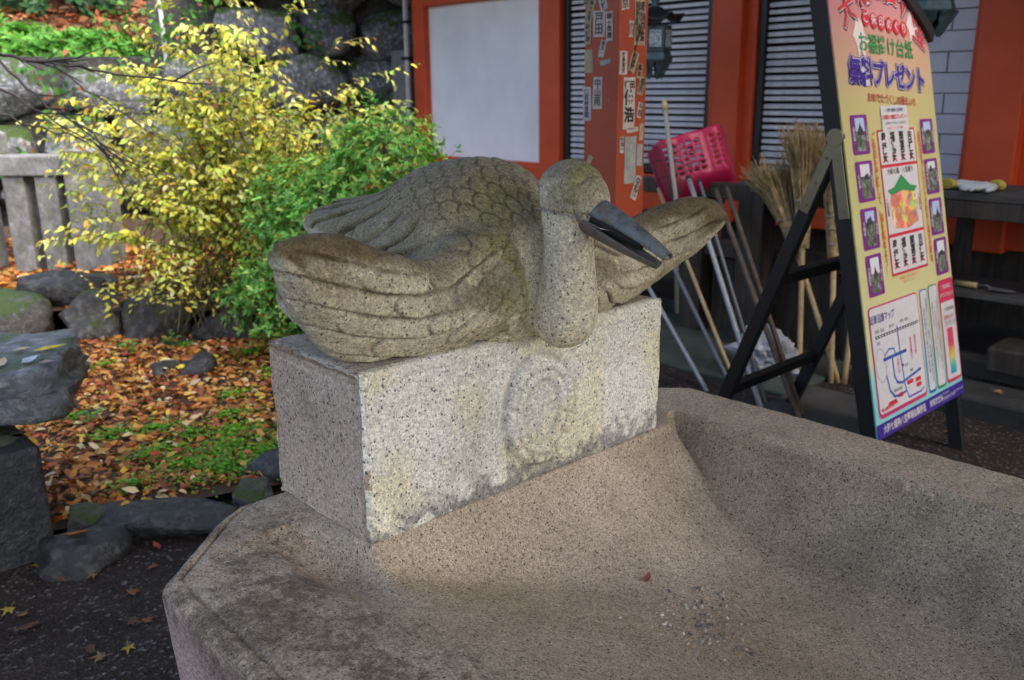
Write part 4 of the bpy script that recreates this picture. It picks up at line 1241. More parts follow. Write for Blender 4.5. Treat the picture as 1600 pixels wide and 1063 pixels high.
pole('aluminium_pole', (3.03, 1.01, 0), (3.45, 1.630, .703), 1.48, .010, M_GREYP, 'thin blue-grey pole close behind the long bright aluminium pole')
pole('wooden_stick', (2.943, .773, 0), (3.6, 1.708, .863), 1.60, .015, M_BWOOD, 'dark brown stick leaning just right of the long aluminium pole')
pole('wooden_stick', (3.01, .80, 0), (3.62, 1.64, .85), 1.55, .014, M_BWOOD, 'dark brown stick nearest the sign rear leg')

def broom(foot, top, brush_len, flare, label, seed, tilt=0.0, n=430):
    rnd = random.Random(seed)
    f = Vector(foot); t = Vector(top); d = (t-f).normalized(); L = (t-f).length
    r = empty('bamboo_broom', foot)
    hl = L-brush_len*.62
    o = MB().tube([f+d*(hl*i/6) for i in range(7)], [.015]*7, 10).build('handle', M_BAMBOO, None, True); adopt(o, r)
    for i in range(1, int(hl/.19)+1):
        c = f+d*(i*.19); adopt(MB().tube([c-d*.006, c, c+d*.006], [.0145, .0185, .0145], 10).build('node', M_BAMBOO, None, True), r)
    a = d.cross(Vector((0, 0, 1))).normalized() if abs(d.z) < .99 else Vector((0, 1, 0)); b = d.cross(a)
    base = t-d*brush_len; mb = MB()
    for k in range(n):
        ang = rnd.uniform(0, 2*math.pi); q = math.sqrt(rnd.random()); off = a*math.cos(ang)+b*math.sin(ang)
        p0 = base+off*(.032*q)+d*rnd.uniform(-.03, .05)
        p1 = base+d*(brush_len*.32)+off*(.045*q)
        ln = brush_len*rnd.uniform(.78, 1.05)
        p2 = base+d*(brush_len*.68)+off*(flare*.55*q)+Vector((rnd.gauss(0, .008), rnd.gauss(0, .008), 0))
        p3 = base+d*ln+off*(flare*q*rnd.uniform(.8, 1.15))+Vector((rnd.gauss(0, .018), rnd.gauss(0, .018), rnd.gauss(0, .01)))
        mb.tube([p0, p1, p2, p3], [.0040, .0034, .0024, .0013], 4, False)
        if k % 3 == 0:
            p4 = p2+(p3-p2)*.5; mb.tube([p4, p4+d*.08+off*.03+Vector((rnd.gauss(0, .02), rnd.gauss(0, .02), 0))], [.0012, .0006], 3, False)
    br = mb.build('brush', M_STRAW, None); adopt(br, r); br['kind'] = 'stuff'
    for q, rad in ((.10, .040), (.24, .047), (.36, .052)):
        c = base+d*(brush_len*q)
        pts = [c+(a*math.cos(2*math.pi*k/18)+b*math.sin(2*math.pi*k/18))*rad for k in range(19)]
        adopt(MB().tube(pts, .0025, 5).build('binding_wire', M_ALU, None, True), r)
    tag(r, label, 'broom', 'bamboo brooms standing against the rack')
    return r
def straw_mat():
    t = NT('dry_twig_bristles'); n = t.noise(30, 3)
    t.color(t.ramp(n, [(.3, (.18, .11, .045)), (.5, (.34, .24, .11)), (.7, (.48, .36, .19))])); t.rough(.8); return t.m
M_STRAW = straw_mat()
broom((3.62, .93, 0), (3.85, 1.585, 1.12), .56, .15, 'brown twig broom leaning furthest left, its handle crossing the others', 1)
broom((3.59, 1.15, 0), (3.86, 1.375, 1.33), .64, .14, 'tallest twig broom with a pale fallen leaf on top', 2)
broom((3.59, .96, .0), (3.86, 1.185, 1.22), .58, .12, 'tightly bound twig broom seen through the sign hinge', 3)
broom((3.62, .90, 0), (3.99, 1.05, 1.16), .55, .12, 'twig broom half hidden behind the sign frame', 4, n=160)
pole('bamboo_cane', (3.66, .855, 0), (3.92, .98, 1.0), 1.15, .012, M_BAMBOO, 'yellow bamboo cane standing close behind the sign frame', True)
# leaves caught on the tall broom
# ------------------------------------------------------------------ red plastic scoop
def scoop():
    n, m = 30, 22
    V = []; F = []
    for i in range(n+1):
        for j in range(m+1):
            a = i/n; b = j/m
            x = (a-.5)*.50*(1-.10*b)
            rib = .012*(abs(math.sin(a*math.pi*3)))
            edge = max(0, abs(a-.5)-.36)/.14
            y = (b)*.40
            back = max(0, b-.70)/.30
            z = .17*edge**1.6 + .15*back**1.6 - rib*(1-back)
            V.append((x, y, z))
    for i in range(n):
        for j in range(m):
            hole = (i % 3 != 0) and (j % 2 == 1) and 3 <= j <= 14 and (i % 10) not in (0, 9) and 3 < i < 26
            if hole: continue
            q = i*(m+1)+j; F.append((q, q+m+1, q+m+2, q+1))
    return MB().add(V, F)
M_SCOOP = plain('red_plastic', (.52, .012, .075), .35, 0, .1, 20, .05, .5)
sp = empty('plastic_scoop', (3.80, 2.13, .98))
so = scoop().build('tray', M_SCOOP, sp, True)
md = so.modifiers.new('thick', 'SOLIDIFY'); md.thickness = .007
rim_pts = [(-.25, 0, .165), (-.243, .1, .168), (-.235, .25, .18), (-.225, .38, .235), (-.15, .405, .16), (0, .408, .158), (.15, .405, .16), (.225, .38, .235), (.235, .25, .18), (.243, .1, .168), (.25, 0, .165)]
MB().tube(rim_pts, .010, 8).build('rim', plain('pink_red_plastic_rim', (.56, .06, .13), .35), sp, True)
_x = Vector((.734*.96, -.68*.96, .27)).normalized(); _y = Vector((.734*.42-.30, -.68*.42-.30, -.80)); _y = (_y-_x*_y.dot(_x)).normalized(); _z = _x.cross(_y)
sp.rotation_euler = Matrix(((_x.x,_y.x,_z.x),(_x.y,_y.y,_z.y),(_x.z,_y.z,_z.z))).to_euler()
sp.location = (3.93, 2.22, 1.27)
tag(sp, 'red perforated plastic scoop propped upside down on the rack', 'scoop')
# fan-shaped wire rake
rk = empty('wire_rake', (3.62, 2.10, .40))
mb = MB(); base = Vector((3.66, 2.09, .86)); tipc = Vector((3.79, 2.30, 1.22)); 
for k in range(17):
    a = (k-8)/8; tip = Vector((3.77+.02*abs(a), 2.265-.205*a, 1.215-.03*a*a)); mid = base.lerp(tip, .55)+Vector((0, -.03*a, .02))
    mb.tube([base, mid, tip, tip+Vector((-.03, 0, .01))], .0022, 4)
for q in (.45, .72):
    mb.tube([base.lerp(Vector((3.77, 2.265-.205*a, 1.215-.03*a*a)), q) for a in [(k-8)/8 for k in range(17)]], .0025, 4)
adopt(mb.build('tines', plain('dark_rusty_wire', (.045, .035, .03), .6, .5), None), rk)
adopt(MB().tube([(3.62, 2.02, .2), (3.66, 2.09, .9), (3.80, 2.31, 1.46)], .014, 10).build('handle', plain('faded_pole', (.30, .28, .24), .6), None, True), rk)
adopt(MB().tube([(3.787, 2.29, 1.41), (3.803, 2.315, 1.475)], .0165, 10).build('worn_end', M_BAMBOO, None, True), rk)
tag(rk, 'dark fan-shaped wire rake upright in front of the red scoop', 'rake')
# crumpled plastic bag
def crumple(name, loc, size, seed, mat):
    bmx = bmesh.new(); bmesh.ops.create_icosphere(bmx, subdivisions=4, radius=1)
    for v in bmx.verts:
        p = v.co.copy(); n = mnoise.fractal(p*1.6+Vector((seed, 0, 0)), .6, 2, 4); c = abs(mnoise.noise(p*3.2+Vector((0, seed, 0))))
        v.co = Vector((p.x*size[0], p.y*size[1], p.z*size[2]))*(1+.35*n-.35*c)
        v.co.z = max(v.co.z, -size[2]*.6)
    me = bpy.data.meshes.new(name); bmx.to_mesh(me); bmx.free()
    o = mesh_obj(name, me, mat); o.location = loc; return o
t = NT('thin_white_plastic'); t.color((.55, .57, .62)); t.rough(.3); t.p.inputs['Transmission Weight'].default_value = .35; t.p.inputs['Alpha'].default_value = .85
bag = crumple('plastic_bag', (3.52, 1.32, .09), (.17, .20, .15), 3.0, t.m)
tag(bag, 'crumpled translucent white plastic bag on the ground between the poles', 'plastic bag')

# ------------------------------------------------------------------ shelf at the right
shelf = empty('work_shelf', (4.45, .1, 0))
tag(shelf, 'grey weathered plank shelf along the hall at the right edge', 'shelf')
for i, (xa, xb) in enumerate(((4.22, 4.40), (4.405, 4.58), (4.585, 4.76))):
    at_root(MB().box((xa, -1.1, .955+.004*(i % 2)), (xb, .86, .998)), shelf, 'plank', M_GWOOD, .005)
for i, (xa, xb) in enumerate(((4.24, 4.44), (4.445, 4.72))):
    at_root(MB().box((xa, -1.1, .43), (xb, .80, .462)), shelf, 'lower_plank', M_GWOOD, .005)
at_root(MB().box((4.225, -1.1, .86), (4.27, .85, .954)), shelf, 'front_rail', M_DWOOD, .005)
for y in (.74, -.55):
    for x in (4.25, 4.66): at_root(MB().box((x, y, .10), (x+.08, y+.08, .954)), shelf, 'leg', M_DWOOD, .006)
bl = MB().box((4.05, .10, .10), (4.35, .36, .235)).build('wooden_block', M_DWOOD, None, bevel=.015); tag(bl, 'squat dark block standing on the platform under the shelf', 'block')
M_GLOVE = plain('white_cotton', (.62, .62, .64), .95, 0, .08, 60, .5); M_GLCUFF = plain('yellow_cuff', (.55, .40, .06), .9)
def glove(loc, rz, label, flip=1):
    g = empty('work_glove', loc, rz)
    pm = MB(); bmx = bmesh.new(); bmesh.ops.create_icosphere(bmx, subdivisions=3, radius=1)
    for v in bmx.verts: v.co = Vector((v.co.x*.075+.02, v.co.y*.052, v.co.z*.024+.024+.010*mnoise.noise(v.co*2.2)))
    me = bpy.data.meshes.new('palm'); bmx.to_mesh(me); bmx.free(); mesh_obj('palm', me, M_GLOVE, g, True)
    for k in range(4):
        y = (-.036+.024*k)*flip; L = (.070, .082, .078, .060)[k]
        MB().tube([(.07, y, .022), (.07+L*.6, y*1.15, .028), (.07+L, y*1.2, .014)], [.014, .013, .008], 8).build('finger', M_GLOVE, g, True)
    MB().tube([(.0, -.045*flip, .02), (.04, -.075*flip, .022), (.075, -.085*flip, .014)], [.016, .014, .009], 8).build('thumb', M_GLOVE, g, True)
    MB().lathe([(.040, 0), (.046, .004), (.046, .03), (.036, .032)], 16, Matrix.Translation((-.045, 0, .030)) @ Matrix.Rotation(R(-84), 4, 'Y') @ Matrix.Diagonal((.62, 1.05, 1, 1))).build('cuff', M_GLCUFF, g, True)
    tag(g, label, 'glove', 'cotton work gloves on the shelf'); return g
glove((4.33, .71, 1.000), R(-25), 'white cotton work glove with yellow cuff nearest the sign on the shelf')
glove((4.31, .55, 1.000), R(150), 'white cotton work glove with yellow cuff lying right of the other glove', -1)
tw_ = empty('hand_trowel', (4.35, .55, .462)); MB().tube([(0, .12, .02), (0, 0, .022)], [.016, .018], 8).build('handle', M_BAMBOO, tw_, True)
MB().tube([(0, 0, .022), (0, -.05, .03), (0, -.07, .02)], .006, 6).build('neck', M_GREYP, tw_, True)
MB().prism([(-.035, 0), (.035, 0), (.03, -.09), (0, -.13), (-.03, -.09)], .004, Matrix.Translation((0, -.065, .015))).build('blade', M_GREYP, tw_)
tag(tw_, 'small trowel with wooden handle on the lower shelf', 'trowel')
# ------------------------------------------------------------------ garden: rocks
def rock_mat(name, a, b, lichen, moss, moss_amt=.5, wet=.6):
    t = NT(name)
    n = t.noise(6, 5, .65); n2 = t.noise(22, 4, .7)
    c = t.mix(t.ramp(n, [(.35, 0), (.65, 1)]), a, b)
    c = t.mix(t.ramp(n2, [(.50, 0), (.62, .9)]), c, lichen)
    up = t.math('ADD', t.math('MULTIPLY', t.normal_z(), .30), t.math('ADD', t.noise(4.5, 4, .7), t.math('MULTIPLY', t.math('SUBTRACT', t.noise(30, 3, .7), .5), .35)))
    c = t.mix(t.ramp(up, [(.93-.5*moss_amt, 0), (1.06-.5*moss_amt, 1)]), c, moss)
    t.color(c); t.rough(t.ramp(n, [(.3, wet-.15), (.7, wet+.2)]))
    t.bump(t.noise(20, 5, .75), .9, .03)
    return t.m
M_ROCK = rock_mat('garden_rock', (.04, .04, .042), (.11, .108, .11), (.16, .16, .15), (.04, .07, .010), .56)
M_ROCKD = rock_mat('dark_wet_rock', (.016, .016, .016), (.046, .045, .044), (.09, .088, .082), (.03, .05, .012), .12, .42)
M_CUT = rock_mat('dark_cut_stone', (.022, .023, .026), (.045, .047, .052), (.07, .07, .07), (.03, .05, .012), .02, .5)
M_WALLR = rock_mat('retaining_wall_rock', (.06, .064, .07), (.17, .18, .195), (.34, .36, .39), (.04, .075, .010), .64, .75)
M_BLUER = rock_mat('flat_blue_grey_rock', (.06, .062, .07), (.18, .185, .20), (.27, .27, .265), (.05, .08, .012), .26, .4)

def rock_mesh(name, size, seed, sub=4, blocky=.55, cuts=11, rough=.10):
    rnd = random.Random(seed)
    bmx = bmesh.new(); bmesh.ops.create_icosphere(bmx, subdivisions=sub, radius=1)
    planes = []
    for _ in range(cuts):
        d = Vector((rnd.gauss(0, 1), rnd.gauss(0, 1), rnd.gauss(0, .8))).normalized(); planes.append((d, rnd.uniform(.58, .84)))
    sd = Vector((rnd.uniform(0, 50), rnd.uniform(0, 50), rnd.uniform(0, 50)))
    for v in bmx.verts:
        p = v.co.copy(); m = max(abs(p.x), abs(p.y), abs(p.z))
        p = p*(1-blocky)+p/m*blocky*.86
        for d, k in planes:
            e = p.dot(d)-k
            if e > 0: p -= d*e*.92
        n = mnoise.fractal(p*1.4+sd, .9, 2, 3); n2 = mnoise.fractal(p*4.5+sd, .6, 2, 4); n3 = abs(mnoise.noise(p*2.6-sd))
        p *= 1+rough*n+rough*.55*n2-rough*.9*(.3-min(n3, .3))
        v.co = Vector((p.x*size[0], p.y*size[1], p.z*size[2]))
    me = bpy.data.meshes.new(name); bmx.to_mesh(me); bmx.free(); return me
def rock(name, loc, size, seed, mat, label=None, cat='rock', group=None, rz=0.0, parent=None, **k):
    o = mesh_obj(name, rock_mesh(name, size, seed, **k), mat, parent, True)
    o.location = loc; o.rotation_euler = (random.Random(seed).uniform(-.08, .08), random.Random(seed+1).uniform(-.08, .08), rz)
    if label: tag(o, label, cat, group)
    return o
AX = R(-42.8)   # direction roughly square to the view
# cut stone with the flat rock on it
o = MB().box((-1.0, 1.915, -.02), (-.05, 2.42, .405)).build('cut_stone', M_CUT, None, bevel=.018, seg=3)
tag(o, 'dark squared stone with lichen patches carrying the flat rock at the left edge', 'cut stone')
# lichen patches on it
for i, (x, y, rx, ry) in enumerate(((-.14, 2.06, .07, .055), (-.075, 2.09, .025, .03))):
    pts = [(x+rx*math.cos(a)*(1+.22*math.sin(3*a+i)), y+ry*math.sin(a)*(1+.2*math.cos(4*a)), .4065) for a in [2*math.pi*k/22 for k in range(22)]]
    l_ = MB().add(pts, [tuple(range(22))]).build('lichen_patch', plain('grey_green_lichen', (.17, .19, .13), .9, 0, .3, 50, .4)); l_.parent = o
fr = rock('flat_rock', (-.17, 2.36, .55), (.54, .38, .135), 17, M_BLUER, 'flat blue-grey mossy rock with fallen leaves on top of the squared stone', rz=R(-38), blocky=.8, cuts=4, rough=.10)
# border rocks of the raised bed
BR = [(.50, 5.02, .17, .48, .30, .27, 21, 'largest grey mossy border rock at the left edge below the fence'),
      (.93, 4.86, .36, .28, .20, .14, 22, 'dark rounded rock with a mossy cap lying on top of the border rocks'),
      (1.02, 4.60, .15, .25, .22, .22, 23, 'middle border rock in the bed edge, right of the largest one'),
      (1.30, 4.33, .13, .27, .22, .22, 24, 'blackish mossy border rock next to the yellow shrub'),
      (1.62, 4.05, .10, .25, .20, .18, 25, 'dark border rock half hidden beneath the shrub'),
      (.14, 5.40, .16, .32, .25, .25, 26, 'border rock cut by the left edge behind the flat rock'),
      (1.92, 3.78, .08, .24, .2, .17, 27, 'border rock in the shade under the green azalea'),
      (1.16, 4.98, .30, .16, .13, .10, 28, 'small pale mossy stone behind the blackish border rock')]
for x, y, z, sx, sy, sz, sd, lb in BR:
    rock('border_rock', (x, y, z), (sx, sy, sz), sd, M_ROCK if sd not in (22, 24, 25) else M_ROCKD, lb, 'rock', 'rocks edging the raised bed', AX+random.Random(sd).uniform(-.2, .2), rough=.08, blocky=.45)
o = MB().box((-.55, -.10, -.02), (.62, .08, .075), Matrix.Translation((.98, 4.42, 0)) @ Matrix.Rotation(AX, 4, 'Z')).build('bed_footing', M_ROCKD, None, bevel=.03)
tag(o, 'low dark footing strip at the foot of the border rocks', 'footing')
# edging stones between asphalt and bed
ED = [(.30, 1.83, .03, .33, .145, .085, 31, M_ROCKD, 'longest dark flat edging stone along the leaf bed'),
      (.615, 1.76, .045, .11, .10, .075, 32, M_ROCK, 'small tan rounded edging stone next to the granite basin'),
      (.01, 1.80, .02, .19, .16, .075, 33, M_ROCKD, 'grey edging stone beside the squared stone with a leaf on it'),
      (.84, 1.90, .05, .22, .12, .09, 34, M_ROCKD, 'dark edging stone disappearing behind the granite block'),
      (.10, 2.02, .03, .13, .09, .07, 35, M_ROCK, 'small rough edging stone between the larger ones')]
for x, y, z, sx, sy, sz, sd, m, lb in ED:
    rock('edging_stone', (x, y, z), (sx, sy, sz), sd, m, lb, 'edging stone', 'edging stones of the leaf bed', AX+R(4+6*math.sin(sd)), blocky=.6, rough=.09)
# notched rock in the leaf bed
def notched():
    me = rock_mesh('notched_rock', (.22, .15, .11), 41, 4, .5, 6, .08)
    for v in me.vertices:
        d = math.exp(-((v.co.x+.01)/.07)**2)*max(0, v.co.z/.1)
        v.co.z -= .085*d
    o = mesh_obj('notched_rock', me, M_ROCKD, None, True); o.location = (1.065, 3.47, .055); o.rotation_euler = (R(12), 0, AX); return o
tag(notched(), 'dark notched rock holding fallen leaves in the middle of the leaf bed', 'rock')

# ------------------------------------------------------------------ leaf bed and raised bed ground
M_SOIL = plain('dark_leaf_mould', (.07, .038, .018), .9, 0, .35, 14, .6)
def sheet(name, corners, zf, nx, ny, mat, kind='structure'):
    V = []; F = []
    c = [Vector(p) for p in corners]
    for j in range(ny+1):
        for i in range(nx+1):
            a = i/nx; b = j/ny
            p = (c[0]*(1-a)+c[1]*a)*(1-b)+(c[3]*(1-a)+c[2]*a)*b
            V.append((p.x, p.y, zf(p.x, p.y, a, b)))
    for j in range(ny):
        for i in range(nx):
            q = j*(nx+1)+i; F.append((q, q+1, q+nx+2, q+nx+1))
    o = MB().add(V, F).build(name, mat, None, True); tag(o, kind=kind); return o
def bed_z(x, y, a=0, b=0): return .045+.025*mnoise.noise(Vector((x*1.7, y*1.7, 0)))+.02*max(0, y-2.5)*.5
bed = sheet('leaf_bed', [(-.35, 2.10, 0), (1.75, 1.55, 0), (3.2, 3.2, 0), (.0, 5.3, 0)], bed_z, 50, 50, M_SOIL)
def rbed_z(x, y, a, b): return .24+.10*b+.05*mnoise.noise(Vector((x*1.3, y*1.3, 3)))
rbed = sheet('raised_bed', [(-.6, 5.95, 0), (2.6, 3.1, 0), (6.0, 6.6, 0), (-.8, 9.0, 0)], rbed_z, 50, 40, M_SOIL)

# ------------------------------------------------------------------ leaves
def leaf_mat(name, trans=.35, rough=.5):
    t = NT(name); c = t.attr('col'); t.color(c); t.rough(rough); t.p.inputs['Specular IOR Level'].default_value = .35
    tr = t.n.new('ShaderNodeBsdfTranslucent'); t.l.new(c, tr.inputs[0])
    mx = t.n.new('ShaderNodeMixShader'); mx.inputs[0].default_value = trans
    t.l.new(t.p.outputs[0], mx.inputs[1]); t.l.new(tr.outputs[0], mx.inputs[2]); t.l.new(mx.outputs[0], t.out.inputs[0])
    MATS[name] = t.m; return t.m
M_LEAF = leaf_mat('living_leaf'); M_DRY = leaf_mat('dry_leaf', .12, .55)
def leaf_mesh(name, P, D, N, L, W, C, curl=.18):
    """P base points, D directions, N normals, L lengths, W widths, C colours: one 6-sided folded blade per leaf"""
    P, D, N = (np.asarray(a, np.float64) for a in (P, D, N)); L = np.asarray(L)[:, None]; W = np.asarray(W)[:, None]
    D = D/np.linalg.norm(D, axis=1)[:, None]; N = N-D*(N*D).sum(1)[:, None]; N /= np.linalg.norm(N, axis=1)[:, None]+1e-9
    S = np.cross(D, N); n = len(P)
    v = [P, P+D*L*.30+S*W*.42+N*W*.12, P+D*L*.68+S*W*.34+N*(W*.08-L*curl*.3), P+D*L-N*L*curl, P+D*L*.68-S*W*.34+N*(W*.08-L*curl*.3), P+D*L*.30-S*W*.42+N*W*.12, P+D*L*.5-N*L*curl*.12]
    V = np.stack(v, 1).reshape(-1, 3)
    base = (np.arange(n)*7)[:, None]
    F = np.concatenate([base+np.array([[0, 1, 6, 5]]), base+np.array([[1, 2, 3, 6]]), base+np.array([[6, 3, 4, 5]])], 0)
    me = np_mesh(name, V, F); set_col(me, np.repeat(np.asarray(C, np.float32), 7, 0)); return me
def unit(rs, n): 
    a = rs.normal(size=(n, 3)); return a/np.linalg.norm(a, axis=1)[:, None]
def pick(rs, n, pal, w=None, jit=.18):
    pal = np.array(pal); i = rs.choice(len(pal), n, p=w); c = pal[i]*(1+rs.normal(size=(n, 1))*jit); return np.clip(c*(1+rs.normal(size=(n, 3))*.06), .004, .9)
DRYPAL = [(.44, .15, .03), (.54, .23, .05), (.32, .09, .025), (.62, .36, .09), (.68, .52, .28), (.20, .07, .025), (.68, .48, .05), (.38, .07, .03)]
DRYW = [.24, .2, .16, .13, .08, .1, .05, .04]
def in_quad(p, q):
    s = True
    for i in range(4):
        a = q[i]; b = q[(i+1) % 4]; s = s & (((b[0]-a[0])*(p[:, 1]-a[1])-(b[1]-a[1])*(p[:, 0]-a[0])) > 0)
    return s
def litter(name, quad, n, zf, seed, L=(.022, .068), pal=DRYPAL, w=DRYW, label=None, tilt=.65):
    rs = np.random.RandomState(seed); q = np.array(quad)
    p = rs.uniform(q.min(0), q.max(0), (n*3, 2)); p = p[in_quad(p, q)][:n]; n = len(p)
    z = np.array([zf(x, y) for x, y in p])+rs.uniform(.004, .028, n)
    a = rs.uniform(0, 2*np.pi, n); D = np.stack([np.cos(a), np.sin(a), rs.normal(size=n)*tilt*.4], 1)
    N = np.stack([rs.normal(size=n)*tilt, rs.normal(size=n)*tilt, np.ones(n)], 1)
    l = rs.uniform(*L, n); me = leaf_mesh(name, np.column_stack([p, z]), D, N, l, l*rs.uniform(.38, .6, n), pick(rs, n, pal, w))
    o = mesh_obj(name, me, M_DRY); tag(o, label, 'fallen leaves', kind='stuff'); return o
litter('fallen_leaves', [(-.30, 2.12), (1.70, 1.62), (3.1, 3.2), (.05, 5.2)], 13000, lambda x, y: bed_z(x, y), 1, label='carpet of orange and brown fallen leaves on the bed')
litter('fallen_leaves', [(-.5, 5.9), (2.5, 3.3), (4.6, 5.6), (-.5, 8.6)], 9000, lambda x, y: .30+.03*math.sin(x*5), 2, (.05, .10), label='fallen leaves on the raised bed behind the rocks')
# small green ground plants among the leaves
def tufts(name, spots, seed, label, size=(.012, .022), dens=90, pal=((.14, .38, .02), (.22, .50, .03), (.10, .27, .02))):
    rs = np.random.RandomState(seed); P = []
    for x, y, r in spots:
        k = int(dens*(r/.1)**1.6); a = rs.uniform(0, 2*np.pi, k); q = r*np.abs(rs.normal(size=k))*.6
        P.append(np.column_stack([x+q*np.cos(a)*1.3, y+q*np.sin(a)*.9, np.array([bed_z(x, y)]*k)+rs.uniform(.012, .035, k)]))
    P = np.concatenate(P); n = len(P); a = rs.uniform(0, 2*np.pi, n)
    D = np.stack([np.cos(a), np.sin(a), rs.uniform(-.1, .5, n)], 1); N = np.stack([rs.normal(size=n)*.35, rs.normal(size=n)*.35, np.ones(n)], 1); l = rs.uniform(*size, n)
    o = mesh_obj(name, leaf_mesh(name, P, D, N, l, l*.8, pick(rs, n, pal)), M_LEAF); tag(o, label, 'ground plants', kind='stuff'); return o
rs0 = np.random.RandomState(9)
spots = [(.62, 2.05, .16), (.75, 2.3, .2), (.55, 2.2, .13), (.85, 2.12, .15), (.9, 2.45, .14), (.30, 2.15, .09), (.62, 2.7, .1), (.98, 2.65, .1), (1.1, 2.9, .09), (.45, 2.75, .10), (1.45, 3.1, .1), (.80, 3.9, .07), (1.3, 3.95, .07), (.38, 3.1, .07), (1.5, 3.5, .1), (1.0, 2.2, .12), (.70, 2.05, .12), (.5, 2.42, .12), (.72, 2.55, .1)]
tufts('moss_patch', spots, 4, 'bright green small-leaved moss plants among the fallen leaves', dens=260)
def seedling(x, y, z, h, n, seed, label):
    rs = np.random.RandomState(seed); r = empty('green_seedling', (x, y, z)); P = []; D = []
    for k in range(n):
        a = rs.uniform(0, 6.28); t = rs.uniform(.3, 1); P.append((.25*h*math.cos(a)*t, .25*h*math.sin(a)*t, h*t)); D.append((math.cos(a), math.sin(a), .25))
    l = rs.uniform(.03, .055, n)
    mesh_obj('leaves', leaf_mesh('leaves', P, D, np.tile([0, 0, 1.], (n, 1)), l, l*.6, pick(rs, n, [(.09, .30, .06), (.13, .38, .08)])), M_LEAF, r)
    MB().tube([(0, 0, -.02), (.004, 0, h*.5), (0, .004, h)], .003, 5).build('stem', plain('green_stem', (.12, .16, .05), .7), r); tag(r, label, 'seedling', 'seedlings in the leaf bed')
seedling(.99, 3.98, .05, .10, 16, 1, 'bright green seedling left of the notched rock, nearest the border rocks')
seedling(1.25, 4.0, .05, .12, 16, 2, 'bright green seedling at the foot of the blackish border rock')
seedling(.42, 2.95, .05, .10, 14, 3, 'small green seedling close beside the flat rock')
# single fallen leaves one can count
def one_leaf(loc, L, W, col, rz, label, cat='leaf', group=None, maple=False, tilt=(.05, .05), name='fallen_leaf', lobes=5):
    mb = MB()
    if maple:
        pts = []
        for k in range(lobes):
            a = R(-90+36+ (k-(lobes-1)/2)*52+54); 
        n = 2*lobes+1; out = []
        for k in range(lobes):
            a = R(90+(k-(lobes-1)/2)*50); s_ = 1-.22*abs(k-(lobes-1)/2)
            out.append((math.cos(a)*L*.55*s_, math.sin(a)*L*.55*s_, .006*math.sin(k*2)))
            if k < lobes-1:
                b = a+R(25); out.append((math.cos(b)*L*.22, math.sin(b)*L*.22, .002))
        out.append((0, -L*.12, 0)); c = len(out)
        mb.add(out+[(0, 0, .004)], [(i, (i+1) % c, c) for i in range(c)])
        mb.tube([(0, -L*.05, .002), (L*.05, -L*.42, .006)], .0009, 4)
    else:
        mb.add([(0, 0, 0), (L*.3, W*.45, .006), (L*.7, W*.36, .004), (L, 0, .012), (L*.7, -W*.36, .008), (L*.3, -W*.45, .004), (L*.5, 0, -.001)], [(0, 1, 6, 5), (1, 2, 3, 6), (6, 3, 4, 5)])
    o = mb.build(name, flat_leaf(col)); o.location = loc; o.rotation_euler = (tilt[0], tilt[1], rz); tag(o, label, cat, group); return o
def flat_leaf(col):
    return plain('leaf_%02d_%02d_%02d' % tuple(int(c*99) for c in col), col, .55, 0, .25, 40, .2)
YEL, TAN, ORA, PAL, BROWN, CRIM = (.62, .48, .03), (.40, .22, .08), (.42, .13, .03), (.50, .38, .24), (.20, .08, .035), (.55, .10, .09)
g_ = 'single fallen leaves on the asphalt'
LV = [(-.132, 1.86, YEL, 1, .05, 'yellowish maple leaf beside the foot of the squared stone'), (-.012, 1.663, TAN, 1, .05, 'small tan maple leaf in the middle of the damp asphalt'),
      (-.226, 1.49, BROWN, 0, .07, 'upright dry beige-brown leaf near the left edge of the asphalt'), (.034, 1.465, ORA, 1, .06, 'orange maple leaf lying close to the basin corner'),
      (.151, 1.575, ORA, 1, .055, 'orange-brown maple leaf in front of the longest edging stone'), (-.277, 1.636, YEL, 1, .06, 'yellow maple leaf at the left edge of the asphalt'),
      (-.029, 1.30, BROWN, 1, .06, 'dull brown maple leaf left of the basin side'), (.006, 1.27, ORA, 1, .05, 'reddish maple leaf touching the foot of the basin'),
      (-.156, 1.179, TAN, 1, .06, 'pale tan maple leaf near the bottom of the picture'), (-.085, 1.174, YEL, 1, .055, 'yellow star-shaped maple leaf by the basin side'),
      (-.161, 1.268, BROWN, 0, .06, 'curled dark red-brown leaf near the bottom left'), (-.258, 1.569, TAN, 1, .05, 'faded tan maple leaf next to the yellow one at the left edge'),
      (.215, 1.68, CRIM, 0, .05, 'dull red leaf under the lip of the longest edging stone'), (-.10, 1.72, ORA, 1, .045, 'small orange maple leaf between squared stone and edging stone')]
for i, (x, y, c, mp, L, lb) in enumerate(LV):
    c = tuple(q*.42 for q in c)
    one_leaf((x, y, .008), L*1.15, L*.5, c, i*1.7, lb, 'leaf', g_, bool(mp), (.08*math.sin(i), .1*math.cos(i*2)))
for x, y, z, c, L, rz, lb in ((3.30, .20, .012, ORA, .09, .4, 'orange maple leaf on the ground beside the sign leg'), (3.72, .02, .125, YEL, .09, 1.2, 'yellow maple leaf on the kerb at the right edge'), (3.69, .17, .125, TAN, .08, 2.6, 'tan maple leaf on the kerb right of the sign')):
    one_leaf((x, y, z), L, L*.5, c, rz, lb, 'leaf', 'leaves near the sign', True)
one_leaf((.03, 1.80, .104), .085, .045, ORA, 2.4, 'orange-brown leaf on the grey edging stone', tilt=(.25, .3))
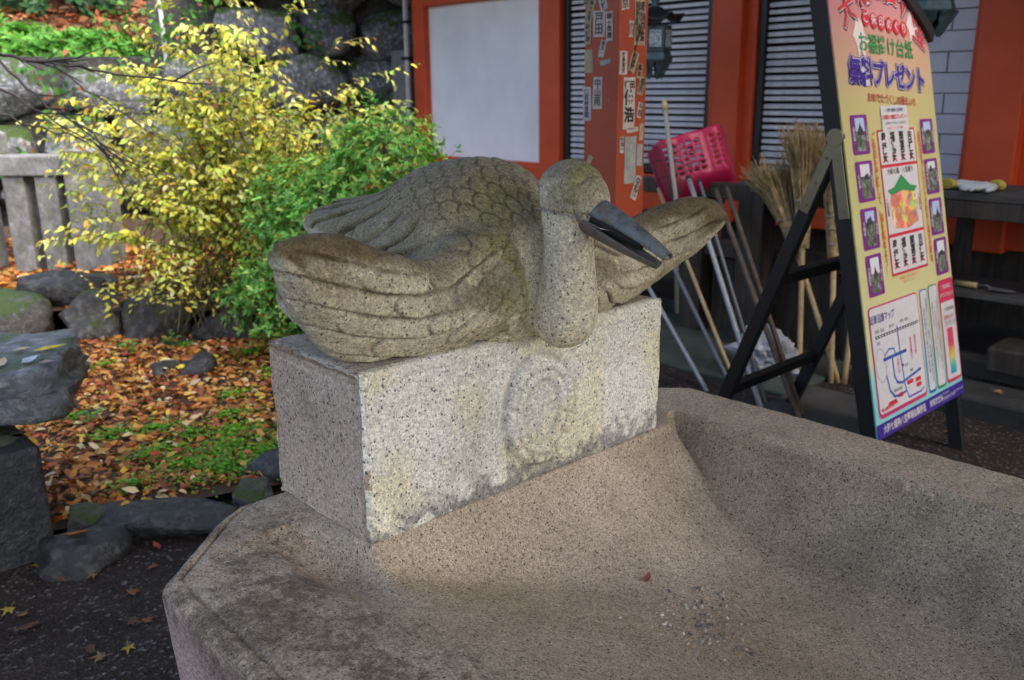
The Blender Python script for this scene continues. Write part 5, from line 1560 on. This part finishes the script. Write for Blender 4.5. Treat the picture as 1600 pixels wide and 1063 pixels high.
# leaves on the flat rock
for x, y, c, L, W, rz, lb in ((.015, 2.10, YEL, .12, .045, -.5, 'long bright yellow leaf on the flat rock'), (-.13, 2.02, PAL, .075, .06, .8, 'round tan leaf on the flat rock near its front'),
                              (-.05, 1.99, (.42, .46, .50), .06, .05, .2, 'pale grey leaf on the flat rock'), (-.03, 2.17, PAL, .07, .035, -.8, 'cream leaf on the flat rock behind the grey one'), (-.01, 1.95, (.36, .24, .22), .07, .03, -.6, 'thin brownish leaf on the front slope of the flat rock')):
    one_leaf((x, y, .66), L, W, c, rz, lb, 'leaf', 'leaves on the flat rock', False, (.06, .02))
# drop those leaves onto the rock
dg = bpy.context.evaluated_depsgraph_get(); dg.update()
for o in [o for o in bpy.data.objects if o.get('group') == 'leaves on the flat rock']:
    inv = fr.matrix_world.inverted(); p = inv @ Vector((o.location.x+.03, o.location.y, 2.0)); d = (inv.to_3x3() @ Vector((0, 0, -1))).normalized()
    hit, loc, nrm, _ = fr.ray_cast(p, d)
    if hit:
        w = fr.matrix_world @ loc; o.location.z = w.z+.006
        o.rotation_mode = 'QUATERNION'; q = (fr.matrix_world.to_3x3() @ nrm).to_track_quat('Z', 'Y'); o.rotation_quaternion = Vector((0, 0, 1)).rotation_difference(fr.matrix_world.to_3x3() @ nrm) @ o.rotation_euler.to_quaternion()
one_leaf((.475, -.25, .50), .030, .016, (.34, .11, .09), .3, 'small red leaf lying in the dry basin hollow')
bpy.data.objects['fallen_leaf'].name = 'fallen_leaf'
lf = [o for o in bpy.data.objects if o.get('label') == 'small red leaf lying in the dry basin hollow'][0]
lf.location.z = float(bowl_height(np.array([lf.location.x]), np.array([lf.location.y]))[0])+.004
one_leaf((1.04, 3.42, .10), .07, .05, YEL, .8, 'yellow leaf caught in the notched rock', group='leaves in the notched rock')
one_leaf((1.00, 3.46, .10), .07, .04, PAL, 2.1, 'beige leaf caught in the notched rock', group='leaves in the notched rock')
one_leaf((3.845, 1.40, 1.335), .12, .05, (.60, .46, .33), 1.2, 'pale leaf caught on top of the tallest broom', maple=True, tilt=(.7, .2))
one_leaf((3.85, 1.30, 1.32), .10, .05, BROWN, .2, 'brown leaf caught on top of the tallest broom', maple=True, tilt=(.6, .1))

# ------------------------------------------------------------------ gravel in the basin
def gravel(label, n=95):
    rs = np.random.RandomState(3); V = []; F = []; C = []
    ico = bmesh.new(); bmesh.ops.create_icosphere(ico, subdivisions=1, radius=1); iv = np.array([v.co for v in ico.verts]); fi = [[v.index for v in f.verts] for f in ico.faces]; ico.free()
    k = 0; pal = [(.46, .40, .32), (.14, .13, .12), (.60, .56, .48), (.34, .31, .27), (.36, .29, .21)]
    for i in range(n):
        t = rs.rand()**1.1
        x = .40+rs.normal()*.045*(1+.6*(1-t))+.10*(1-t); y = -.31-.19*t+rs.normal()*.035
        r = rs.uniform(.0022, .0050); z = float(bowl_height(np.array([x]), np.array([y]))[0])
        v = iv*r*rs.uniform(.6, 1.3, 3)*(1+.25*rs.normal(size=(len(iv), 1)))+np.array([x, y, z+r*.4])
        V.append(v); F += [[a+k for a in f] for f in fi]; k += len(iv); C += [np.array(pal[rs.randint(5)])*rs.uniform(.7, 1.2)]*len(iv)
    me = np_mesh('gravel', np.concatenate(V), np.array(F)); set_col(me, np.array(C))
    t = NT('small_gravel'); t.color(t.attr('col')); t.rough(.7)
    o = mesh_obj('gravel', me, t.m); tag(o, label, 'gravel', kind='stuff')
gravel('scattered tiny gravel on the basin floor')

# ------------------------------------------------------------------ stone fence
def fence_mat():
    t = NT('lichened_fence_stone'); n = t.noise(7, 6, .7); n2 = t.noise(30, 4, .7)
    c = t.mix(t.ramp(n, [(.38, 0), (.62, 1)]), (.27, .27, .275), (.13, .135, .125)); c = t.mix(t.ramp(t.noise(5, 4), [(.56, 0), (.68, .75)]), c, (.11, .13, .07))
    c = t.mix(1.0, c, t.ramp(n2, [(.3, .75), (.7, 1.2)]), 'MULTIPLY'); t.color(c); t.rough(.9); t.bump(n2, .5, .01); return t.m
M_FENCE = fence_mat()
fa = Vector((.886, 6.205, 0)); fb = Vector((1.535, 5.534, 0)); fd = (fb-fa).normalized()
fence = empty('stone_fence', tuple(fa))
tag(fence, 'low grey stone fence of square balusters under a thick rail at the left', 'fence')
MF = Matrix.Translation(fa) @ Matrix.Rotation(math.atan2(fd.y, fd.x), 4, 'Z')
INV_F = Matrix.Translation(-fa)
def fp(mb, name): 
    o = mb.build(name, M_FENCE, fence, False, .012); o.matrix_parent_inverse = INV_F; return o
for s_ in (-.62, -.33, -.04, .25, .49): fp(MB().box((s_-.075, -.075, .18), (s_+.085, .075, .985), MF), 'baluster')
fp(MB().box((-1.2, -.10, .987), (.66, .10, 1.13), MF), 'rail')
fp(MB().box((.665, -.13, .15), (.93, .13, 1.17), MF), 'end_post')
# second fence crossing behind
f2 = empty('stone_fence', (.9, 7.0, 0)); tag(f2, 'second stone fence in the shade behind the first, with a small pointed post', 'fence')
M2 = Matrix.Translation((.75, 7.05, 0)) @ Matrix.Rotation(math.atan2(fd.y, fd.x)+.06, 4, 'Z'); I2 = Matrix.Translation((-.9, -7.0, 0))
def fp2(mb, name): o = mb.build(name, M_FENCE, f2, False, .012); o.matrix_parent_inverse = I2
for s_ in (-.35, -.02, .31, .64, .97, 1.3): fp2(MB().box((s_-.07, -.07, .25), (s_+.07, .07, 1.0), M2), 'baluster')
fp2(MB().box((-.9, -.09, 1.002), (1.6, .09, 1.10), M2), 'rail')
fp2(MB().box((.62, -.11, .25), (.84, .11, 1.0), M2) if False else MB().prism([(-.10, 0), (.10, 0), (.10, .16), (0, .20), (-.10, .16)], .2, M2 @ Matrix.Translation((.45, .1, 1.1)) @ Matrix.Rotation(R(90), 4, 'X')), 'cap_post')

# ------------------------------------------------------------------ retaining wall of rough stones
wall = empty('retaining_wall', (3.3, 7.6, .2))
tag(wall, 'rough dry-stone retaining wall of pale mossy boulders behind the shrub', 'wall')
INV_W = Matrix.Translation((-3.3, -7.6, -.2))
wa = Vector((.55, 9.0, 0)); wb = Vector((5.35, 7.05, 0)); wd = (wb-wa).normalized(); wn_ = Vector((wd.y, -wd.x, 0)); WLEN = (wb-wa).length
rnd = random.Random(12)
bk = MB().box((-1.5, .05, .0), (WLEN+.4, .5, 1.9), Matrix.Translation(wa) @ Matrix.Rotation(math.atan2(wd.y, wd.x), 4, 'Z')).build('wall_core', M_ROCKD, wall); bk.matrix_parent_inverse = INV_W
bk = MB().box((2.6, .06, 1.8), (WLEN+.4, .6, 3.3), Matrix.Translation(wa) @ Matrix.Rotation(math.atan2(wd.y, wd.x), 4, 'Z')).build('wall_core', M_ROCKD, wall); bk.matrix_parent_inverse = INV_W
z = .35; row = 0
while z < 3.1:
    hrow = rnd.uniform(.20, .30); s_ = -1.2+rnd.uniform(0, .4)
    while s_ < WLEN+.1:
        w = rnd.uniform(.30, .58)
        if z < 1.75 or s_ > 2.55+.25*(z-1.75):
            big = 1.0
            c = wa+wd*(s_+w)+wn_*(.06+rnd.uniform(-.05, .06)); 
            o = mesh_obj('wall_stone', rock_mesh('wall_stone', (w*1.04, .26, hrow*1.08), rnd.randint(0, 9999), 3, .62, 6, .09), M_WALLR, wall, True)
            o.matrix_parent_inverse = INV_W; o.location = (c.x, c.y, z+hrow+rnd.uniform(-.05, .05)); o.rotation_euler = (rnd.uniform(-.1, .1), rnd.uniform(-.18, .18), math.atan2(wd.y, wd.x)+rnd.uniform(-.1, .1))
        s_ += 2*w*.97
    z += 2*hrow*.93; row += 1
# upper terrace and wooded bank
def bank_z(x, y, a, b): return 1.80+.9*b*3.2+.12*mnoise.noise(Vector((x*.8, y*.8, 1)))-(.4 if b < .03 else 0)
bank = sheet('bank', [(-4.0, 11.0, 0), (6.5, 6.9, 0), (10.5, 15.0, 0), (-2.0, 19.0, 0)], bank_z, 60, 40, M_SOIL)
def bank_at(x, y):
    # solve the bilinear sheet roughly by distance from its front edge
    e0 = Vector((-4, 11, 0)); d = Vector((10.5, -4.1, 0)).normalized(); n = Vector((-d.y, d.x, 0)); return 1.82+.33*max(0, (Vector((x, y, 0))-e0).dot(n))
litter('fallen_leaves', [(-3.5, 11.2), (6.3, 7.3), (8.0, 11.5), (-2.5, 14.5)], 9000, bank_at, 5, (.09, .17), pal=[(.30, .09, .03), (.36, .14, .05), (.22, .06, .025), (.42, .24, .10)], w=None, label='red-brown fallen leaves on the bank above the wall')

# ------------------------------------------------------------------ shrubs
def stems_mesh(mb, paths, r0):
    for p in paths:
        n = len(p); mb.tube(p, [r0*(1-.75*i/(n-1)) for i in range(n)], 5, False)
def bez(a, b, c, n=9): return [a*(1-t)**2+b*2*t*(1-t)+c*t*t for t in [i/(n-1) for i in range(n)]]
M_TWIG = plain('shrub_twig', (.09, .075, .035), .8); M_DTWIG = plain('dark_bare_twig', (.035, .025, .025), .7)
def in_view_shape(rs): pass
def yellow_shrub():
    rs = np.random.RandomState(21); rnd = random.Random(21)
    base = Vector((1.86, 3.92, .20)); r = empty('yellow_shrub', tuple(base))
    right = Vector((.734, -.68, 0)); back = Vector((.68, .734, 0)); up = Vector((0, 0, 1))
    paths = []; P = []; D = []; Nn = []; L = []; green = []
    def leafs(path, start, step, sz):
        acc = 0; k = 0
        for i in range(1, len(path)):
            a, b = path[i-1], path[i]; seg = (b-a).length; d = (b-a).normalized() if seg > 1e-6 else up
            t = i/len(path)
            if t < start: continue
            m = max(1, int(seg/step))
            for q in range(m):
                k += 1; p = a.lerp(b, (q+rnd.random())/m)
                side = d.cross(up).normalized()*(1 if k % 2 else -1)
                dd = side*rnd.uniform(.5, 1)+d*rnd.uniform(.2, .8)+up*rnd.uniform(-1.0, .05)
                P.append(p); D.append(dd); Nn.append(up*.8+Vector((rnd.gauss(0, .5), rnd.gauss(0, .5), .3))-back*rnd.uniform(0, .8)); L.append(sz*rnd.uniform(.65, 1.2)); green.append(p.z)
    for s in range(165):
        u = rnd.uniform(-1.0, 1.0); w = rnd.uniform(-.75, .75)
        hmax = 1.70 if u < .35 else 1.45
        tip = base+right*(u*1.06-.16)+back*(w*.62)+up*(hmax*rnd.uniform(.35, 1.0)*(1-.30*abs(u)**2.2))
        ctrl = base+right*(u*.32-.05)+back*(w*.25)+up*((tip.z-base.z)*rnd.uniform(.85, 1.2))
        o = base+right*rnd.gauss(-.1, .42)+back*rnd.gauss(0, .22)
        p = bez(o, ctrl, tip, 10); paths.append(p); leafs(p, .30, .024, .056)
        for q in range(rnd.randint(3, 5)):
            i = rnd.randint(4, 8); d = (p[i]-p[i-1]).normalized(); e = p[i]+(d*.35+right*rnd.uniform(-.6, .6)+back*rnd.uniform(-.5, .5)+up*rnd.uniform(-.25, .3))*rnd.uniform(.2, .42)
            tw = bez(p[i], p[i]+d*.12+up*.05, e, 6); paths.append(tw); leafs(tw, .1, .020, .055)
    for s in range(90):
        u = rnd.uniform(-.95, .75); o = base+right*u*.9+back*rnd.gauss(-.12, .16)
        tip = o+right*rnd.uniform(-.3, .3)+back*rnd.uniform(-.35, .1)+up*rnd.uniform(.18, .62); p = bez(o, o.lerp(tip, .4)+up*.25, tip, 8); paths.append(p); leafs(p, .15, .022, .046)
    # a few long sprays reaching past the others
    for (u, w, h) in ((.98, -.2, 1.45), (1.08, -.1, 1.12), (1.12, 0, .92), (.85, -.3, 1.25), (-1.12, .1, 1.32), (-1.20, 0, 1.0), (-1.10, -.2, .78), (-1.0, -.3, .62), (-.9, .1, 1.5), (.95, -.35, 1.05), (.80, -.40, .95), (1.05, -.3, 1.25), (.62, -.35, 1.10), (.75, -.2, 1.35), (.40, 0, 1.85), (-.05, .1, 1.88), (-.45, 0, 1.86), (.70, .1, 1.62), (-.75, .1, 1.75)):
        tip = base+right*(u*1.02-.05)+back*(w)+up*h; p = bez(base+up*.5+right*u*.15, base+right*u*.5+up*h*1.08, tip, 14); paths.append(p); leafs(p, .52, .036, .055)
        for q in range(4):
            i = rnd.randint(8, 12); e = p[i]+(right*rnd.uniform(-.5, .8)+back*rnd.uniform(-.4, .4)+up*rnd.uniform(-.4, .2))*.25; tw = bez(p[i], p[i].lerp(e, .5)+up*.03, e, 5); paths.append(tw); leafs(tw, .2, .03, .05)
    for k in range(16):
        u = rnd.uniform(.35, 1.05); h = rnd.uniform(.75, 1.45); tip = base+right*u+back*rnd.uniform(-.75, -.2)+up*h
        p = bez(base+up*.4+right*u*.4, base+right*u*.7+back*-.2+up*h*1.1, tip, 12); paths.append(p); leafs(p, .55, .032, .052)
    n = len(P); P = np.array([tuple(p) for p in P]); D = np.array([tuple(p) for p in D]); Nn = np.array([tuple(p) for p in Nn])
    c = pick(rs, n, [(.70, .64, .07), (.76, .74, .20), (.60, .66, .12), (.68, .50, .05), (.42, .56, .09), (.74, .72, .36), (.42, .20, .05)], [.22, .22, .23, .06, .18, .07, .02], .15)
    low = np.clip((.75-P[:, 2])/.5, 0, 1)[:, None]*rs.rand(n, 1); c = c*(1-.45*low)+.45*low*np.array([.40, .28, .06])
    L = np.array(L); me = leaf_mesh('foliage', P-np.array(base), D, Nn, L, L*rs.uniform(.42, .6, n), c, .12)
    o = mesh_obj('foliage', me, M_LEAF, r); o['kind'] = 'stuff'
    mb = MB(); stems_mesh(mb, [[q-base for q in p] for p in paths], .0036); o = mb.build('stems', M_TWIG, r)
    tag(r, 'loose arching shrub with small bright yellow leaves behind the crane', 'shrub')
yellow_shrub()
def azalea(name, base, ell_, n, seed, label, sz=(.020, .052), pal=((.13, .38, .045), (.22, .54, .08), (.34, .66, .18), (.07, .22, .04), (.45, .62, .12), (.17, .44, .06)), extra=None):
    rs = np.random.RandomState(seed); r = empty(name, base)
    right = np.array([.734, -.68, 0]); back = np.array([.68, .734, 0]); up = np.array([0, 0, 1.])
    # rosettes of leaves at twig ends spread through lumpy mounds
    P = []; D = []; N = []; rosn = n//7; C0 = []; paths = []
    for cx, cb, cz, rx, ry, rz, wgt in ell_:
        k = int(rosn*wgt); d = unit(rs, k); d[:, 2] = np.abs(d[:, 2])*rs.choice([1, 1, 1, -.7], k); lump = 1+.16*vnoise(d*2.2+seed, 1.6)+.10*vnoise(d*5+seed, 2.0)
        rad = (rs.uniform(.70, 1.0, k)+.22*rs.rand(k)**5)*lump; q = np.array([cx, cb, cz])+d*np.array([rx, ry, rz])*rad[:, None]
        q = q[:, :1]*right+q[:, 1:2]*back+q[:, 2:3]*up; dn = d[:, :1]*right+d[:, 1:2]*back+d[:, 2:3]*up
        for p, e in zip(q, dn):
            m = rs.randint(5, 9); a0 = rs.rand()*6.28; e = e+rs.normal(size=3)*.3+up*.35; e /= np.linalg.norm(e); s = np.cross(e, [0.3, .2, 1]); s /= np.linalg.norm(s); t = np.cross(e, s)
            tone = rs.uniform(.65, 1.2)
            if rs.rand() < .12: paths.append([Vector(p-e*.14), Vector(p)])
            for j in range(m):
                a = a0+j*6.28/m; o = s*math.cos(a)+t*math.sin(a); P.append(p+e*rs.uniform(-.02, .015)); D.append(o+e*rs.uniform(.15, .7)); N.append(e); C0.append(tone)
    P = np.array(P); n = len(P); L = rs.uniform(*sz, n); c = pick(rs, n, pal)*np.array(C0)[:, None]
    odd = rs.rand(n) < .035; c[odd] = pick(rs, odd.sum(), [(.45, .10, .03), (.55, .38, .05), (.30, .12, .04)])
    o = mesh_obj('foliage', leaf_mesh('foliage', P, D, N, L, L*.46, c, .06), M_LEAF, r); o['kind'] = 'stuff'
    mb = MB(); stems_mesh(mb, paths, .003); rnd = random.Random(seed)
    for k in range(26):
        e_ = ell_[k % len(ell_)]; tip = Vector(right)*(e_[0]+rnd.uniform(-.6, .6)*e_[3])+Vector(back)*(e_[1]+rnd.uniform(-.5, .5)*e_[4])+Vector((0, 0, e_[2]+e_[5]*rnd.uniform(.1, .7)))
        stems_mesh(mb, [bez(Vector((rnd.gauss(0, .08), rnd.gauss(0, .08), -.1)), Vector((tip.x*.3, tip.y*.3, tip.z*.6)), tip, 6)], .009)
    mb.build('stems', M_TWIG, r); tag(r, label, 'shrub'); return r
# ellipsoids: (right, back, z, rx, ry, rz, share)
azalea('green_azalea', (1.95, 3.15, .05), [(-.02, .0, .62, .46, .40, .50, .34), (.26, .05, .97, .36, .36, .42, .30), (-.20, .15, .80, .36, .36, .36, .16), (-.36, -.10, .34, .30, .30, .30, .20), (.30, .0, .40, .34, .3, .38, .12)], 19000, 31, 'dense green azalea with small glossy leaves just behind the crane')
# broad-leaved weeds on top of the wall and darker bushes on the bank
azalea('wall_top_shrub', (2.35, 8.85, 1.80), [(-.45, .0, .12, .70, .4, .30, .5), (.30, .05, .10, .55, .35, .26, .35), (-1.2, .1, .15, .5, .4, .36, .15)], 7500, 33, 'bright green leafy ground cover spilling over the wall top at the left', (.055, .10), ((.12, .36, .04), (.17, .45, .06), (.08, .26, .03)))
azalea('bank_bush', (2.0, 11.2, 2.3), [(-.8, .3, .25, 1.2, .6, .55, .5), (.9, .3, .2, 1.0, .6, .4, .5)], 2600, 34, 'dark green bushes on the bank above the wall, top left', (.09, .17), ((.03, .10, .03), (.05, .15, .045), (.02, .07, .02)))
azalea('bank_bush', (-.6, 11.5, 2.2), [(0, .3, .3, 1.2, .6, .8, 1.)], 1600, 35, 'dark green bush on the bank outside the left edge', (.09, .17), ((.03, .10, .03), (.05, .15, .045), (.02, .07, .02)))
azalea('bank_bush', (4.6, 10.2, 2.4), [(0, .3, .3, 1.2, .6, .6, 1.)], 1600, 36, 'dark green bush above the pale wall boulders', (.08, .15), ((.03, .10, .03), (.05, .15, .045), (.02, .07, .02)))
# trailing weeds in the wall joints
def wall_weeds():
    rs = np.random.RandomState(8); n = 4200; s = rs.uniform(-.6, WLEN, n); zz = rs.uniform(.7, 2.9, n); cl = vnoise(np.column_stack([s*2.2, zz*2.2, s*0]), 1.0) > .25
    s = s[cl]; zz = zz[cl]; n = len(s); P = np.array([tuple(wa+wd*a+wn_*rs.uniform(.24, .34)+Vector((0, 0, b))) for a, b in zip(s, zz)]); D = unit(rs, n)+np.array([0, 0, -.5]); N = np.tile(np.array(wn_), (n, 1))+rs.normal(size=(n, 3))*.4; L = rs.uniform(.05, .09, n)
    o = mesh_obj('wall_weeds', leaf_mesh('wall_weeds', P, D, N, L, L*.7, pick(rs, n, [(.06, .20, .03), (.10, .28, .05), (.34, .13, .05)], [.5, .35, .15])), M_LEAF); tag(o, 'small green weeds growing in the joints of the stone wall', 'weeds', kind='stuff')
wall_weeds()
# bare twigs reaching in from the left
tw = empty('bare_branch', (.1, 3.5, 1.5)); rnd = random.Random(4); mb = MB()
right = Vector((.734, -.68, 0)); up = Vector((0, 0, 1))
def twig_path(pts, r, side=0):
    P_ = [Vector(p) for p in pts]; out = []
    for a_, b_ in zip(P_[:-1], P_[1:]):
        for k in range(5): out.append(a_.lerp(b_, k/5)+Vector((rnd.gauss(0, .006), rnd.gauss(0, .006), rnd.gauss(0, .008))))
    out.append(P_[-1]); n = len(out); mb.tube(out, [r*(1-.7*i/n) for i in range(n)], 5)
    for q in range(side):
        i = rnd.randint(n//4, n-2); d = (out[min(i+1, n-1)]-out[i-1]).normalized(); e = out[i]+(d*.6+up*rnd.uniform(-.7, .5)+right*.3)*rnd.uniform(.12, .34)
        mb.tube([out[i], out[i].lerp(e, .5)+up*rnd.uniform(-.02, .02), e], [r*.45, r*.35, r*.15], 4)
twig_path([(0.326, 3.735, 1.777), (0.451, 3.605, 1.741), (0.637, 3.411, 1.686), (0.825, 3.219, 1.637), (1.144, 2.904, 1.586)], .011, 9)
twig_path([(0.332, 3.74, 1.806), (0.443, 3.598, 1.703), (0.567, 3.405, 1.499), (0.668, 3.273, 1.397), (0.787, 3.096, 1.221)], .009, 8)
twig_path([(0.303, 3.712, 1.662), (0.419, 3.573, 1.579), (0.621, 3.311, 1.383), (0.771, 3.122, 1.251)], .007, 7)
twig_path([(0.319, 3.643, 1.517), (0.455, 3.483, 1.429), (0.637, 3.285, 1.354), (0.741, 3.177, 1.323)], .006, 5)
twig_path([(0.615, 3.432, 1.686), (0.74, 3.261, 1.54), (0.884, 3.066, 1.379), (0.979, 2.95, 1.305)], .005, 5)
adopt(mb.build('twigs', M_DTWIG, None, True), tw); tag(tw, 'dark bare twigs reaching in from the left edge in front of the wall', 'branch')
# white pole on the terrace
po = empty('white_pole', (2.98, 7.75, 1.9)); MB().tube([(0, 0, -.3), (0, 0, .13), (-.01, 0, 1.6)], .022, 10).build('shaft', plain('white_pipe', (.62, .63, .66), .45), po, True)
MB().tube([(0, 0, .05), (0, 0, .09)], .027, 10).build('collar', plain('grey_collar', (.35, .35, .37), .5), po, True); tag(po, 'thin white pole standing at the top of the wall behind the shrub', 'pole')
